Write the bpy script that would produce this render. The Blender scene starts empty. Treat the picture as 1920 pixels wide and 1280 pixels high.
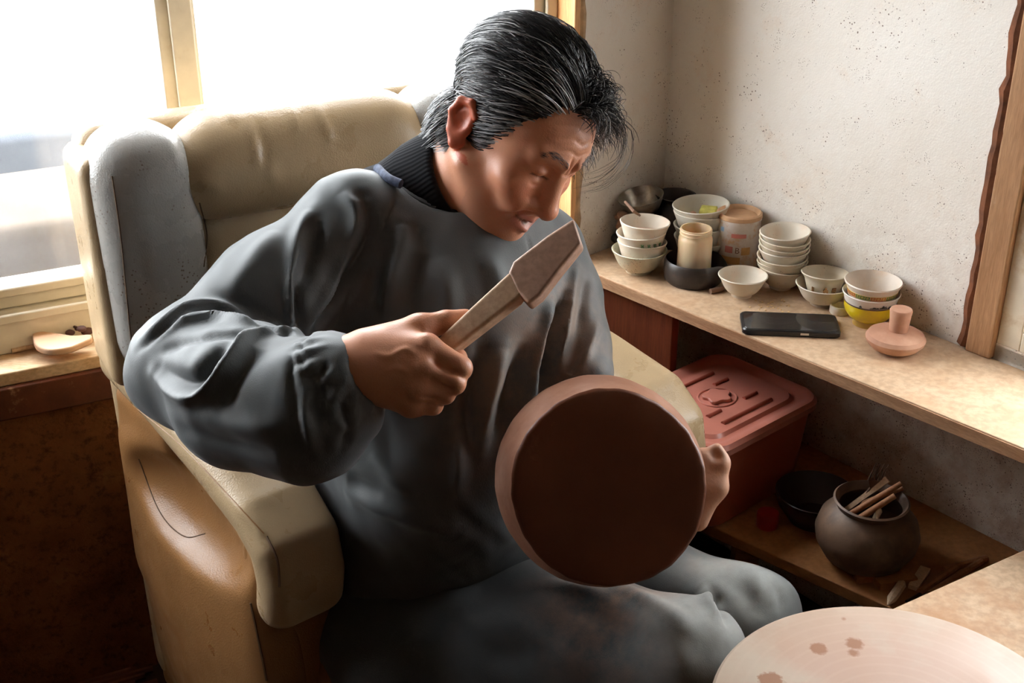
import bpy, bmesh, math, random
import numpy as np
from mathutils import Vector, Matrix
from mathutils.bvhtree import BVHTree

random.seed(7); rng = np.random.default_rng(7)
S = bpy.context.scene
COL = S.collection
V = lambda *a: np.array(a, float)

# ------------------------------------------------------------------ camera
FPX, PITCH, CAMH = 2400.0, math.radians(26), 1.5
CAM = V(0, 0, CAMH)
FW = V(0, math.cos(PITCH), -math.sin(PITCH)); UP = V(0, math.sin(PITCH), math.cos(PITCH)); RT = V(1, 0, 0)
cd = bpy.data.cameras.new('camera'); cam = bpy.data.objects.new('camera', cd); COL.objects.link(cam)
cd.sensor_width = 36; cd.lens = 36 * FPX / 1920; cd.clip_start = .02
cam.location = CAM; cam.rotation_euler = (math.radians(90) - PITCH, 0, 0)
S.camera = cam
# ------------------------------------------------------------------ light
wd = bpy.data.worlds.new('sky'); S.world = wd; wd.use_nodes = True
wd.node_tree.nodes['Background'].inputs[0].default_value = (.93, .97, 1.0, 1)
wd.node_tree.nodes['Background'].inputs[1].default_value = 14.0
S.view_settings.view_transform = 'Standard'; S.view_settings.look = 'None'
S.view_settings.exposure = 0.22; S.view_settings.gamma = 1; S.view_settings.use_curve_mapping = False
S.cycles.max_bounces = 8; S.cycles.diffuse_bounces = 5; S.cycles.use_denoising = True
S.cycles.sample_clamp_indirect = 6.0; S.cycles.caustics_reflective = False; S.cycles.caustics_refractive = False

# ------------------------------------------------------------------ measuring helpers (photo pixel -> world)
def ray(px, py): return FW + (px - 960) / FPX * RT - (py - 640) / FPX * UP
def P(px, py, t): return CAM + t * ray(px, py)
def onz(px, py, z):
    d = ray(px, py); return CAM + d * (z - CAMH) / d[2]
def onpl(px, py, pt, n):
    d = ray(px, py); return CAM + d * (np.dot(np.asarray(pt) - CAM, n) / np.dot(d, n))
def nrm(v): v = np.asarray(v, float); return v / np.linalg.norm(v)

# ------------------------------------------------------------------ materials
class NT:
    def __init__(s, name):
        s.m = bpy.data.materials.new(name); s.m.use_nodes = True; s.t = s.m.node_tree; s.n = s.t.nodes
        s.b = s.n['Principled BSDF']; s.out = s.n['Material Output']; s._co = None
    def co(s, scale=(1, 1, 1), kind='Object'):
        tc = s.n.new('ShaderNodeTexCoord'); mp = s.n.new('ShaderNodeMapping'); mp.inputs['Scale'].default_value = scale
        s.t.links.new(tc.outputs[kind], mp.inputs[0]); return mp.outputs[0]
    def L(s, a, b): s.t.links.new(a, b)
    def noise(s, sc, det=4, rough=.55, scale=(1, 1, 1), dist=0):
        n = s.n.new('ShaderNodeTexNoise'); n.inputs['Scale'].default_value = sc; n.inputs['Detail'].default_value = det
        n.inputs['Roughness'].default_value = rough; n.inputs['Distortion'].default_value = dist
        s.L(s.co(scale), n.inputs['Vector']); return n.outputs['Fac']
    def vor(s, sc, scale=(1, 1, 1), feat='F1'):
        n = s.n.new('ShaderNodeTexVoronoi'); n.inputs['Scale'].default_value = sc; n.feature = feat
        s.L(s.co(scale), n.inputs['Vector']); return n.outputs['Distance']
    def ramp(s, fac, stops):
        n = s.n.new('ShaderNodeValToRGB'); e = n.color_ramp.elements
        while len(e) < len(stops): e.new(.5)
        for k, (p, c) in enumerate(stops):
            e[k].position = p; e[k].color = (c, c, c, 1) if isinstance(c, (int, float)) else (*c, 1)
        s.L(fac, n.inputs[0]); return n.outputs[0]
    def mix(s, fac, a, b, mode='MIX'):
        n = s.n.new('ShaderNodeMix'); n.data_type = 'RGBA'; n.blend_type = mode
        for v, i in ((fac, 0), (a, 6), (b, 7)):
            if isinstance(v, (int, float)): n.inputs[i].default_value = v
            elif isinstance(v, tuple): n.inputs[i].default_value = (*v, 1)
            else: s.L(v, n.inputs[i])
        return n.outputs[2]
    def math(s, op, a, b=0.0):
        n = s.n.new('ShaderNodeMath'); n.operation = op
        for v, i in ((a, 0), (b, 1)):
            if isinstance(v, (int, float)): n.inputs[i].default_value = v
            else: s.L(v, n.inputs[i])
        return n.outputs[0]
    def sep(s, axis, kind='Object'):
        n = s.n.new('ShaderNodeSeparateXYZ'); s.L(s.co(kind=kind), n.inputs[0]); return n.outputs['XYZ'.index(axis)]
    def geo(s, axis):
        g = s.n.new('ShaderNodeNewGeometry'); n = s.n.new('ShaderNodeSeparateXYZ'); s.L(g.outputs['Position'], n.inputs[0]); return n.outputs['XYZ'.index(axis)]
    def attr(s, name):
        n = s.n.new('ShaderNodeAttribute'); n.attribute_name = name; return n.outputs['Color']
    def col(s, c):
        if isinstance(c, tuple): s.b.inputs['Base Color'].default_value = (*c, 1)
        else: s.L(c, s.b.inputs['Base Color'])
    def bump(s, h, st=.3, dist=.002):
        n = s.n.new('ShaderNodeBump'); n.inputs['Strength'].default_value = st; n.inputs['Distance'].default_value = dist
        s.L(h, n.inputs['Height']); s.L(n.outputs[0], s.b.inputs['Normal'])
    def p(s, **k):
        for a, v in k.items():
            i = s.b.inputs[{'rough': 'Roughness', 'metal': 'Metallic', 'spec': 'Specular IOR Level', 'sheen': 'Sheen Weight', 'sss': 'Subsurface Weight', 'coat': 'Coat Weight', 'trans': 'Transmission Weight', 'alpha': 'Alpha'}[a]]
            if isinstance(v, (int, float)): i.default_value = v
            else: s.L(v, i)
        return s

def mat_basic(name, c, rough=.6, var=.25, vs=30, bump=.15, bs=200, metal=0, spec=.5, dirt=None, ds=12, dt=(.45, .7), stretch=(1, 1, 1)):
    t = NT(name); dk = tuple(x * (1 - var) for x in c); lt = tuple(min(1, x * (1 + var * .6)) for x in c)
    k = t.ramp(t.noise(vs, scale=stretch), [(.3, dk), (.7, lt)])
    if dirt: k = t.mix(t.ramp(t.noise(ds, 6, .65), [(dt[0], 0.), (dt[1], 1.)]), k, dirt)
    t.col(k); t.p(rough=rough, metal=metal, spec=spec)
    if bump: t.bump(t.noise(bs, scale=stretch), bump, .001)
    return t.m

def mat_speckle(name, c, speck=(.12, .08, .06), dens=.12, rough=.55, warm=(.7, .5, .34), wa=(.55, .8), ssc=260, vs=14):
    """glazed or plastered pale surface with fine dark specks and warm clay smears"""
    t = NT(name)
    k = t.ramp(t.noise(vs), [(.3, tuple(x * .88 for x in c)), (.7, c)])
    k = t.mix(t.ramp(t.noise(vs * 1.7, 5, .6), [(wa[0], 0.), (wa[1], .8)]), k, warm)
    v = t.ramp(t.vor(ssc), [(dens, 1.), (dens + .06, 0.)])
    gate = t.ramp(t.noise(ssc * .16, 2), [(.52, 0.), (.6, 1.)])
    k = t.mix(t.math('MULTIPLY', v, gate), k, speck)
    t.col(k); t.p(rough=rough); t.bump(t.noise(120), .12, .001); return t.m

def mat_plaster():
    t = NT('speckled_plaster'); z = t.geo('Z')
    k = t.ramp(t.noise(3, 6, .6), [(.3, (.78, .72, .64)), (.7, (.85, .82, .77))])
    k = t.mix(t.ramp(t.noise(9, 7, .7), [(.55, 0.), (.75, .5)]), k, (.74, .55, .40))
    low = t.ramp(z, [(0.0, 1.), (.45, .8), (.62, .55), (.80, .12), (1.2, 0.)])
    k = t.mix(t.math('MULTIPLY', low, t.ramp(t.noise(26, 6, .7), [(.42, 0.), (.62, .8)])), k, (.52, .40, .31))
    for sc, d, g in ((150, .16, .50), (340, .2, .50)):
        v = t.ramp(t.vor(sc), [(d, 1.), (d + .05, 0.)])
        gate = t.ramp(t.math('ADD', t.noise(sc * .12, 3, .6), t.math('MULTIPLY', low, .10)), [(g + .08, 0.), (g + .13, .9)])
        k = t.mix(t.math('MULTIPLY', v, gate), k, (.16, .11, .08))
    t.col(k); t.p(rough=.92, spec=.2); t.bump(t.math('ADD', t.noise(60, 6, .6), t.math('MULTIPLY', t.noise(340, 2), .5)), .35, .003); return t.m

def mat_wood(name, a, b, rough=.7, axis=(1, 12, 12), sc=6, dirt=None, dt=(.5, .75), spec=.3):
    t = NT(name)
    k = t.ramp(t.noise(sc, 6, .6, axis, .6), [(.3, a), (.7, b)])
    k = t.mix(t.ramp(t.noise(sc * 8, 3, .6, axis), [(.4, 0.), (.62, .35)]), k, tuple(x * .55 for x in a))
    if dirt: k = t.mix(t.ramp(t.noise(7, 7, .65), [(dt[0], 0.), (dt[1], .9)]), k, dirt)
    t.col(k); t.p(rough=rough, spec=spec); t.bump(t.noise(sc * 10, 4, .6, axis), .25, .001); return t.m

def mat_leather(name, c, dirt=(.25, .12, .05), rough=.38, dt=(.55, .8), specks=0):
    t = NT(name)
    k = t.ramp(t.noise(9, 5), [(.3, tuple(x * .85 for x in c)), (.7, c)])
    k = t.mix(t.ramp(t.noise(16, 8, .72), [(dt[0] - .08, 0.), (dt[1] + .14, .30 if specks else .20)]), k, dirt)
    if specks:
        v = t.ramp(t.vor(170), [(.18, 1.), (.26, 0.)])
        k = t.mix(t.math('MULTIPLY', v, t.ramp(t.noise(13, 4, .6), [(.5, 0.), (.6, .85)])), k, (.2, .14, .10))
    t.col(k); t.p(rough=t.ramp(t.noise(22, 5), [(.3, rough - .08), (.7, rough + .15)]), spec=.45)
    t.bump(t.math('ADD', t.vor(420), t.math('MULTIPLY', t.noise(28, 5), 1.6)), .16, .0016); return t.m

def mat_cloth(name, c, clay=None, ca=(.55, .7), rough=.62, sheen=.25):
    t = NT(name)
    k = t.ramp(t.noise(10, 4), [(.3, tuple(x * .85 for x in c)), (.7, tuple(x * 1.1 for x in c))])
    if clay:
        k = t.mix(t.math('MULTIPLY', t.attr('soil'), t.ramp(t.noise(18, 7, .65), [(.38, 0.), (.6, .85)])), k, clay)
    if clay: k = t.mix(t.math('MULTIPLY', t.attr('dust_and_light'), t.ramp(t.noise(26, 6, .6), [(.2, .55), (.7, 1.)])), k, (.36, .37, .35))
    t.col(k); t.p(rough=rough, sheen=sheen, spec=.35)
    wv = t.math('ADD', t.noise(900, 1, .5, (1, 1, .3)), t.math('MULTIPLY', t.noise(70, 4, .5), .9))
    t.bump(wv, .16, .0012); return t.m

# ------------------------------------------------------------------ mesh helpers
def mesh_obj(name, verts, faces, mat, parent=None, smooth=True, loc=None, auto=None):
    """verts in world coordinates; the object's origin goes to loc (or the parent's location)"""
    org = V(0, 0, 0)
    if parent is not None:
        q = parent
        while q is not None: org = org + np.array(q.location); q = q.parent
    base = org if loc is None else np.asarray(loc, float)
    me = bpy.data.meshes.new(name)
    vv = np.asarray(verts, float) - base
    me.from_pydata(vv.tolist(), [], [list(map(int, f)) for f in faces])
    me.update()
    if smooth:
        me.polygons.foreach_set('use_smooth', [True] * len(me.polygons))
        if auto is not None:
            try: me.set_sharp_from_angle(angle=math.radians(auto))
            except Exception: pass
    me.materials.append(mat)
    o = bpy.data.objects.new(name, me); COL.objects.link(o)
    if parent is not None: o.parent = parent; o.location = base - org
    else: o.location = base
    return o

def tag(o, label=None, cat=None, group=None, kind=None):
    for k, v in (('label', label), ('category', cat), ('group', group), ('kind', kind)):
        if v: o[k] = v
    return o
def empty(name, loc, label, cat, group=None):
    o = bpy.data.objects.new(name, None); COL.objects.link(o); o.location = loc; o.empty_display_size = .02
    return tag(o, label, cat, group)
def struct(o, label=None): o['kind'] = 'structure'; return o

class MB:
    """collects shapes as verts/faces in world coordinates"""
    def __init__(s): s.v = []; s.f = []
    def add(s, v, f):
        n = len(s.v); s.v += [np.asarray(x, float) for x in v]; s.f += [tuple(i + n for i in q) for q in f]; return s
    def box(s, c, ax, ay, az):      # centre and three half-axis vectors
        c, ax, ay, az = map(np.asarray, (c, ax, ay, az))
        v = [c + i * ax + j * ay + k * az for i in (-1, 1) for j in (-1, 1) for k in (-1, 1)]
        return s.add(v, [(0, 1, 3, 2), (4, 6, 7, 5), (0, 4, 5, 1), (2, 3, 7, 6), (0, 2, 6, 4), (1, 5, 7, 3)])
    def prism(s, poly, d):          # polygon of points extruded by the vector d
        n = len(poly); v = [np.asarray(p, float) for p in poly] + [np.asarray(p, float) + d for p in poly]
        return s.add(v, [tuple(range(n))[::-1], tuple(range(n, 2 * n))] + [(i, (i + 1) % n, n + (i + 1) % n, n + i) for i in range(n)])
    def tube(s, pts, r, seg=8, cap=True):
        pts = [np.asarray(p, float) for p in pts]; n = len(pts)
        rr = [r] * n if np.isscalar(r) else r
        rings = []; prev = None
        for i, p in enumerate(pts):
            t = nrm(pts[min(i + 1, n - 1)] - pts[max(i - 1, 0)])
            a = np.cross(t, V(0, 0, 1)) if prev is None else prev - t * np.dot(prev, t)
            if np.linalg.norm(a) < 1e-4: a = np.cross(t, V(1, 0, 0))
            a = nrm(a); b = np.cross(t, a); prev = a
            rings += [p + rr[i] * (math.cos(2 * math.pi * k / seg) * a + math.sin(2 * math.pi * k / seg) * b) for k in range(seg)]
        f = [(i * seg + k, i * seg + (k + 1) % seg, (i + 1) * seg + (k + 1) % seg, (i + 1) * seg + k) for i in range(n - 1) for k in range(seg)]
        if cap: f += [tuple(range(seg))[::-1], tuple((n - 1) * seg + k for k in range(seg))]
        return s.add(rings, f)
    def lathe(s, prof, seg=40, org=(0, 0, 0), axis=(0, 0, 1), ref=None, fn=None, cap=False):
        a = nrm(axis); x = nrm(np.cross(a, V(0, 1, 0) if abs(a[1]) < .9 else V(1, 0, 0))) if ref is None else nrm(ref); y = np.cross(a, x)
        org = np.asarray(org, float); v = []; n = len(prof)
        for r, z in prof:
            for k in range(seg):
                th = 2 * math.pi * k / seg; q = (r, z)
                if fn: q = fn(r, z, th)
                v.append(org + a * q[1] + q[0] * (math.cos(th) * x + math.sin(th) * y))
        f = [(i * seg + k, i * seg + (k + 1) % seg, (i + 1) * seg + (k + 1) % seg, (i + 1) * seg + k) for i in range(n - 1) for k in range(seg)]
        for i in (0, n - 1) if cap else ():
            if prof[i][0] > 1e-6 and prof[0] != prof[-1]: f.append(tuple(i * seg + k for k in range(seg))[::(-1 if i == 0 else 1)])
        return s.add(v, f)
    def build(s, name, mat, parent=None, smooth=True, loc=None, auto=40, bevel=0, bseg=2):
        o = mesh_obj(name, s.v, s.f, mat, parent, smooth, loc, auto)
        bm = bmesh.new(); bm.from_mesh(o.data); bmesh.ops.remove_doubles(bm, verts=bm.verts, dist=1e-6)
        bmesh.ops.recalc_face_normals(bm, faces=bm.faces)
        if bevel:
            ed = [e for e in bm.edges if len(e.link_faces) == 2 and e.calc_face_angle(0) > .6]
            bmesh.ops.bevel(bm, geom=ed, offset=bevel, segments=bseg, affect='EDGES', profile=.6)
            for fc in bm.faces: fc.smooth = len(fc.verts) <= 4
            o.modifiers.new('weighted', 'WEIGHTED_NORMAL').weight = 100
        bm.to_mesh(o.data); bm.free()
        if smooth:
            try: o.data.set_sharp_from_angle(angle=math.radians(auto))
            except Exception: pass
        return o

# ------------------------------------------------------------------ implicit surfaces (smoothly blended bodies, turned into meshes)
def rc(p, a, b, r1, r2):
    a = np.asarray(a, np.float32); ba = np.asarray(b, np.float32) - a; pa = p - a
    h = np.clip(pa @ ba / (ba @ ba), 0, 1); d = pa - h[..., None] * ba
    return np.sqrt((d * d).sum(-1)) - (r1 + (r2 - r1) * h)
def ell(p, c, r, R=None):
    q = p - np.asarray(c, np.float32)
    if R is not None: q = q @ np.asarray(R, np.float32)
    r = np.asarray(r, np.float32)
    k0 = np.sqrt(((q / r) ** 2).sum(-1)); k1 = np.sqrt(((q / (r * r)) ** 2).sum(-1)) + 1e-9
    return k0 * (k0 - 1) / k1
def rbox(p, c, h, r, R=None):
    q = p - np.asarray(c, np.float32)
    if R is not None: q = q @ np.asarray(R, np.float32)
    q = np.abs(q) - (np.asarray(h, np.float32) - r)
    return np.sqrt((np.maximum(q, 0) ** 2).sum(-1)) + np.minimum(q.max(-1), 0) - r
def smin(a, b, k):
    h = np.maximum(k - np.abs(a - b), 0) / k; return np.minimum(a, b) - h * h * k * .25
def smax(a, b, k): return -smin(-a, -b, k)
def chain(p, pts, rad, k=.02):
    d = None
    for i in range(len(pts) - 1):
        e = rc(p, pts[i], pts[i + 1], rad[i], rad[i + 1]); d = e if d is None else smin(d, e, k)
    return d
def mesh_sdf(fn, lo, hi, h):
    """surface nets over a regular grid"""
    n = [int(math.ceil((hi[i] - lo[i]) / h)) + 1 for i in range(3)]
    ax = [np.float32(lo[i]) + np.float32(h) * np.arange(n[i], dtype=np.float32) for i in range(3)]
    Vv = np.empty(n, np.float32); st = max(1, int(6e5 / (n[1] * n[2])))
    for i in range(0, n[0], st):
        g = np.stack(np.meshgrid(ax[0][i:i + st], ax[1], ax[2], indexing='ij'), -1)
        Vv[i:i + st] = fn(g.reshape(-1, 3)).reshape(g.shape[:3])
    ins = Vv < 0
    c = [m - 1 for m in n]; cnt = np.zeros(c, np.uint8); acc = np.zeros(c + [3], np.float32)
    sl = lambda d, k: slice(d, d + k)
    for axs in range(3):
        o1, o2 = [a for a in range(3) if a != axs]
        for d1 in (0, 1):
            for d2 in (0, 1):
                s0 = [None] * 3; s1 = [None] * 3
                s0[axs] = sl(0, c[axs]); s1[axs] = sl(1, c[axs])
                for o, d in ((o1, d1), (o2, d2)): s0[o] = s1[o] = sl(d, c[o])
                s0, s1 = tuple(s0), tuple(s1); m = ins[s0] != ins[s1]
                ix = np.nonzero(m); a = Vv[s0][ix]; b = Vv[s1][ix]; t = a / (a - b)
                cnt[ix] += 1; acc[ix + (axs,)] += t; acc[ix + (o1,)] += d1; acc[ix + (o2,)] += d2
    ix = np.nonzero(cnt); idx = np.full(c, -1, np.int64); idx[ix] = np.arange(len(ix[0]))
    vert = (np.stack(ix, -1) + acc[ix] / cnt[ix][:, None]) * h + np.asarray(lo)
    faces = []
    for axs in range(3):
        o1, o2 = (axs + 1) % 3, (axs + 2) % 3
        s0 = [slice(1, -1)] * 3; s1 = [slice(1, -1)] * 3
        s0[axs] = slice(0, -1); s1[axs] = slice(1, None)
        a = ins[tuple(s0)]; b = ins[tuple(s1)]
        e = np.stack(np.nonzero(a != b), -1)
        if not len(e): continue
        flip = a[tuple(e.T)]
        e[:, o1] += 1; e[:, o2] += 1
        q = []
        for d1, d2 in ((0, 0), (1, 0), (1, 1), (0, 1)):
            k = e.copy(); k[:, o1] -= 1 - d1; k[:, o2] -= 1 - d2; q.append(idx[tuple(k.T)])
        q = np.stack(q, -1); q[~flip] = q[~flip][:, ::-1]; faces.append(q)
    return vert.astype(float), np.concatenate(faces)
def normals(v, f):
    n = np.cross(v[f[:, 2]] - v[f[:, 0]], v[f[:, 3]] - v[f[:, 1]]); o = np.zeros_like(v)
    for k in range(4): np.add.at(o, f[:, k], n)
    return o / (np.linalg.norm(o, axis=1)[:, None] + 1e-12)
def relax(v, f, it=2, w=.5):
    e = np.concatenate([f[:, [0, 1]], f[:, [1, 2]], f[:, [2, 3]], f[:, [3, 0]]])
    c = np.bincount(e.ravel(), minlength=len(v)).astype(float)[:, None]
    for _ in range(it):
        s = np.zeros_like(v)
        for k in range(3):
            s[:, k] = np.bincount(e[:, 0], v[e[:, 1], k], len(v)) + np.bincount(e[:, 1], v[e[:, 0], k], len(v))
        v = v * (1 - w) + w * s / c
    return v
def seg_dist(p, a, b):
    ba = b - a; h = np.clip((p - a) @ ba / (ba @ ba + 1e-12), 0, 1); return np.linalg.norm(p - a - h[:, None] * ba, axis=1), h
def spline(pts, n=8):
    pts = [np.asarray(p, float) for p in pts]; q = [2 * pts[0] - pts[1]] + pts + [2 * pts[-1] - pts[-2]]; o = []
    for i in range(1, len(q) - 2):
        for k in range(n):
            t = k / n; a, b, c, d = q[i - 1:i + 3]
            o.append(.5 * (2 * b + (c - a) * t + (2 * a - 5 * b + 4 * c - d) * t * t + (3 * b - a - 3 * c + d) * t ** 3))
    return np.array(o + [q[-2]])
def poly_dist(v, line, taper=True):
    best = np.full(len(v), 9.); tt = np.zeros(len(v)); n = len(line) - 1
    for i in range(n):
        d, h = seg_dist(v, line[i], line[i + 1]); m = d < best; best[m] = d[m]; tt[m] = ((i + h) / n)[m]
    return best, np.sin(np.clip(tt, .02, .98) * math.pi) ** .6 if taper else np.ones(len(v))
def project(bvh, pix):
    o = []
    for px, py in pix:
        d = nrm(ray(px, py)); r = bvh.ray_cast(Vector(CAM), Vector(d))
        if r[0] is not None: o.append(np.array(r[0]))
    return o
def fold(v, f, folds):
    """push cloth folds (lines laid over the surface) in or out along the normals"""
    bvh = BVHTree.FromPolygons(v.tolist(), f.tolist()); nn = relax(normals(v, f), f, 6); disp = np.zeros(len(v))
    for pix, amp, wid in folds:
        l = project(bvh, [tuple(q[:2]) for q in spline([(x, y, 0) for x, y in pix], 3)])
        if len(l) < 2: continue
        l = spline(l, 6); near = np.nonzero(np.abs(v - l.mean(0)).max(1) < np.abs(l - l.mean(0)).max() + wid * 4)[0]
        d, tp = poly_dist(v[near], l); disp[near] += amp * tp * np.exp(-(d / wid) ** 2)
    return v + nn * disp[:, None]
def set_color(o, name, c):
    a = o.data.attributes.new(name, 'FLOAT_COLOR', 'POINT'); c = np.asarray(c, np.float32)
    if c.ndim == 1: c = np.stack([c, c, c], -1)
    a.data.foreach_set('color', np.concatenate([c, np.ones((len(c), 1), np.float32)], 1).ravel())
# ================================================================== materials used by the place
PLASTER = mat_plaster()
def _stain():
    t = NT('rust_stained_wall')
    k = t.ramp(t.noise(7, 7, .65), [(.3, (.16, .055, .02)), (.55, (.30, .115, .045)), (.75, (.42, .20, .085))])
    k = t.mix(t.ramp(t.noise(60, 6, .7), [(.5, 0.), (.68, .8)]), k, (.06, .018, .008))
    t.col(k); t.p(rough=.9, spec=.2); t.bump(t.noise(70, 7, .7), .6, .004); return t.m
STAIN = _stain()
CREAM = mat_basic('cream_painted_frame', (.70, .65, .54), .5, .12, 20, .1, 150, dirt=(.48, .30, .15), ds=11, dt=(.60, .82))
SILLW = mat_wood('pale_sill_board', (.62, .40, .22), (.80, .62, .42), .7, (2, 8, 8), 4, dirt=(.36, .15, .06), dt=(.55, .72))
REDW = mat_wood('red_brown_board', (.13, .030, .012), (.20, .055, .022), .55, (14, 14, 1), 3)
JAMB = mat_wood('orange_jamb_wood', (.62, .30, .12), (.80, .47, .22), .55, (10, 10, 1), 4)
POSTW = mat_wood('worn_brown_post', (.34, .17, .08), (.48, .27, .14), .75, (12, 12, 1), 5, dirt=(.55, .44, .34), dt=(.6, .75))
DIRTJ = mat_basic('crusty_joint', (.16, .055, .022), .95, .5, 40, .8, 90)
SHELFW = mat_wood('dusty_shelf_board', (.50, .33, .20), (.64, .47, .32), .62, (3, 3, 9), 4, dirt=(.50, .30, .17), dt=(.5, .75))
EDGEW = mat_wood('raw_board_edge', (.36, .19, .10), (.54, .33, .19), .75, (2, 2, 14), 5)
LOWW = mat_wood('brown_lower_shelf', (.36, .15, .05), (.50, .25, .10), .5, (3, 3, 9), 4, dirt=(.22, .09, .04))
TABLEW = mat_wood('clay_dusted_table', (.52, .33, .20), (.66, .48, .32), .65, (3, 3, 9), 4, dirt=(.46, .24, .12), dt=(.48, .7))
FLOORM = mat_basic('clay_stained_floor', (.06, .03, .016), .85, .5, 6, .4, 60)
CEIL = mat_basic('limewashed_ceiling', (.34, .27, .20), .9, .1, 3, .1)
DIMW = mat_basic('clay_smoked_wall', (.10, .065, .042), .9, .3, 4, .2)

# ================================================================== room shell
E_ = V(.898, .44, 0); M_ = V(-.44, .898, 0)          # along / out through the window wall
C0 = V(.278, 2.221, 0)
PL = C0 - .186 * E_                                  # where the window opening ends
CW = V(.288, 2.308, 0)                               # room corner
W_ = nrm(V(.625, -.781, 0)); NR = nrm(V(.781, .625, 0))  # along / out through the right wall
ZU = V(0, 0, 1)
SILL, WTOP, HT = .614, 1.80, 2.35
def wpt(s, d=0, z=0): return C0 + s * E_ + d * M_ + z * ZU
def rpt(u, d=0, z=0): return CW + u * W_ + d * NR + z * ZU
S0, S1 = -.186, -2.30
mb = MB()
def wbox(mb, s0, s1, d0, d1, z0, z1): return mb.box(wpt((s0 + s1) / 2, (d0 + d1) / 2, (z0 + z1) / 2), (s1 - s0) / 2 * E_, (d1 - d0) / 2 * M_, (z1 - z0) / 2 * ZU)
def ubox(mb, s0, s1, d0, d1, z0, z1): return mb.box(rpt((s0 + s1) / 2, (d0 + d1) / 2, (z0 + z1) / 2), (s1 - s0) / 2 * W_, (d1 - d0) / 2 * NR, (z1 - z0) / 2 * ZU)
wbox(mb, -2.75, S0, 0, .22, 0, SILL - .05); wbox(mb, -2.75, S0, 0, .22, WTOP, HT); wbox(mb, -2.75, S1, 0, .22, SILL - .05, WTOP)
struct(mb.build('wall_back', STAIN, smooth=False))
mb = MB(); q = nrm(CW - PL); qn = V(-q[1], q[0], 0)
mb.prism([PL, CW, CW + .25 * NR + .02 * qn, PL + .22 * M_], HT * ZU)
struct(mb.build('wall_corner', PLASTER, smooth=False, bevel=.006))
# crusty plaster edge running down beside the jamb
mb = MB(); g = []
for i in range(60):
    z = .62 + i * .02; r = .005 + .004 * rng.random()
    g.append((PL + q * (.002 + .005 * rng.random()) - qn * .0015 + z * ZU, r))
mb.tube([a for a, _ in g], [r for _, r in g], 7); struct(mb.build('trim_3', mat_basic('crusty_tan_edge', (.42, .27, .15), .95, .4, 40, .8, 90)))
# right wall with the window opening near its far-right end
def uof(px, py, d=0): return float(np.dot(onpl(px, py, rpt(0, d), NR) - rpt(0, d), W_))
UB = uof(1826, 560); WU0, WU1, WZ0, WZ1 = UB + .045, UB + .50, .645, 1.75
mb = MB()
ubox(mb, -.0, WU0, 0, .2, 0, HT); ubox(mb, WU0, 3.4, 0, .2, 0, WZ0); ubox(mb, WU0, 3.4, 0, .2, WZ1, HT); ubox(mb, WU1, 3.4, 0, .2, WZ0, WZ1)
struct(mb.build('wall_right', PLASTER, smooth=False))
Q1 = rpt(3.4); Q2 = V(1.5, -1.9, 0); Q3 = V(-2.3, -1.5, 0); Q4 = wpt(-2.75)
for nm, a, b, hole in (('wall_front', Q2, Q3, None), ('wall_left', Q3, Q4, None), ('wall_side', Q1, Q2, None)):
    d = nrm(b - a); o = V(d[1], -d[0], 0); L = np.linalg.norm(b - a); mb = MB()
    def seg(x0, x1, z0, z1): mb.box(a + d * (x0 + x1) / 2 - o * -.06 + ZU * (z0 + z1) / 2, d * (x1 - x0) / 2, o * .06, ZU * (z1 - z0) / 2)
    seg(-.1, L + .1, 0, HT)
    struct(mb.build(nm, DIMW, smooth=False))
mb = MB(); c = [CW + .3 * NR + .2 * M_, Q1 + .2 * NR, Q2 + V(.2, -.2, 0), Q3 + V(-.2, -.2, 0), Q4 + .2 * M_]
mb.prism([x - .12 * ZU for x in c], .12 * ZU); struct(mb.build('floor', FLOORM, smooth=False))
mb = MB(); mb.prism([x + HT * ZU for x in c], .1 * ZU); struct(mb.build('ceiling', CEIL, smooth=False))

# window sill board and its worn front lip
mb = MB(); wbox(mb, S1, S0, -.004, .20, SILL - .022, SILL); struct(mb.build('trim_1', SILLW, smooth=False, bevel=.003))
mb = MB(); wbox(mb, -2.75, S0 - .02, -.012, .02, SILL - .075, SILL - .022); struct(mb.build('trim_2', mat_basic('rusty_lip', (.13, .035, .014), .8, .4, 20, .5, 90, dirt=(.40, .22, .12), ds=45, dt=(.6, .75)), smooth=False, bevel=.003))
# jamb lining of the window's right side
mb = MB(); wbox(mb, S0 - .010, S0 + .001, -.004, .075, SILL, WTOP); struct(mb.build('trim_4', JAMB, smooth=False, bevel=.002))

# ---- window 1: cream frame, bottom rail in two steps, mullion, dusty panes
W1 = empty('window_1', wpt(-.8, .08, SILL), None, None); W1['kind'] = 'structure'
mb = MB(); wbox(mb, S1, S0 - .010, .062, .13, SILL, SILL + .066); wbox(mb, S1, S0 - .010, .056, .062, SILL + .052, SILL + .066)
mb.build('bottom_rail', CREAM, W1, False, bevel=.003)
mb = MB(); wbox(mb, S1, S0 - .010, .074, .12, SILL + .070, SILL + .105); wbox(mb, S1, S0 - .010, .068, .074, SILL + .090, SILL + .105); mb.build('sash_rail', CREAM, W1, False, bevel=.004)
mb = MB(); wbox(mb, S0 - .050, S0 - .010, .066, .13, SILL + .066, WTOP); wbox(mb, S0 - .030, S0 - .010, .056, .066, SILL + .066, WTOP); mb.build('stile', CREAM, W1, False, bevel=.003)
mb = MB(); sm = float(np.dot(onpl(335, 60, wpt(0, .065), M_) - wpt(0, .065), E_))
wbox(mb, sm - .030, sm + .028, .070, .125, SILL + .10, WTOP); wbox(mb, sm - .012, sm + .022, .060, .070, SILL + .10, WTOP)
mb.build('mullion', CREAM, W1, False, bevel=.003)
mb = MB(); wbox(mb, S1, S0 - .01, .066, .13, WTOP - .05, WTOP); mb.build('top_rail', CREAM, W1, False)
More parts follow.
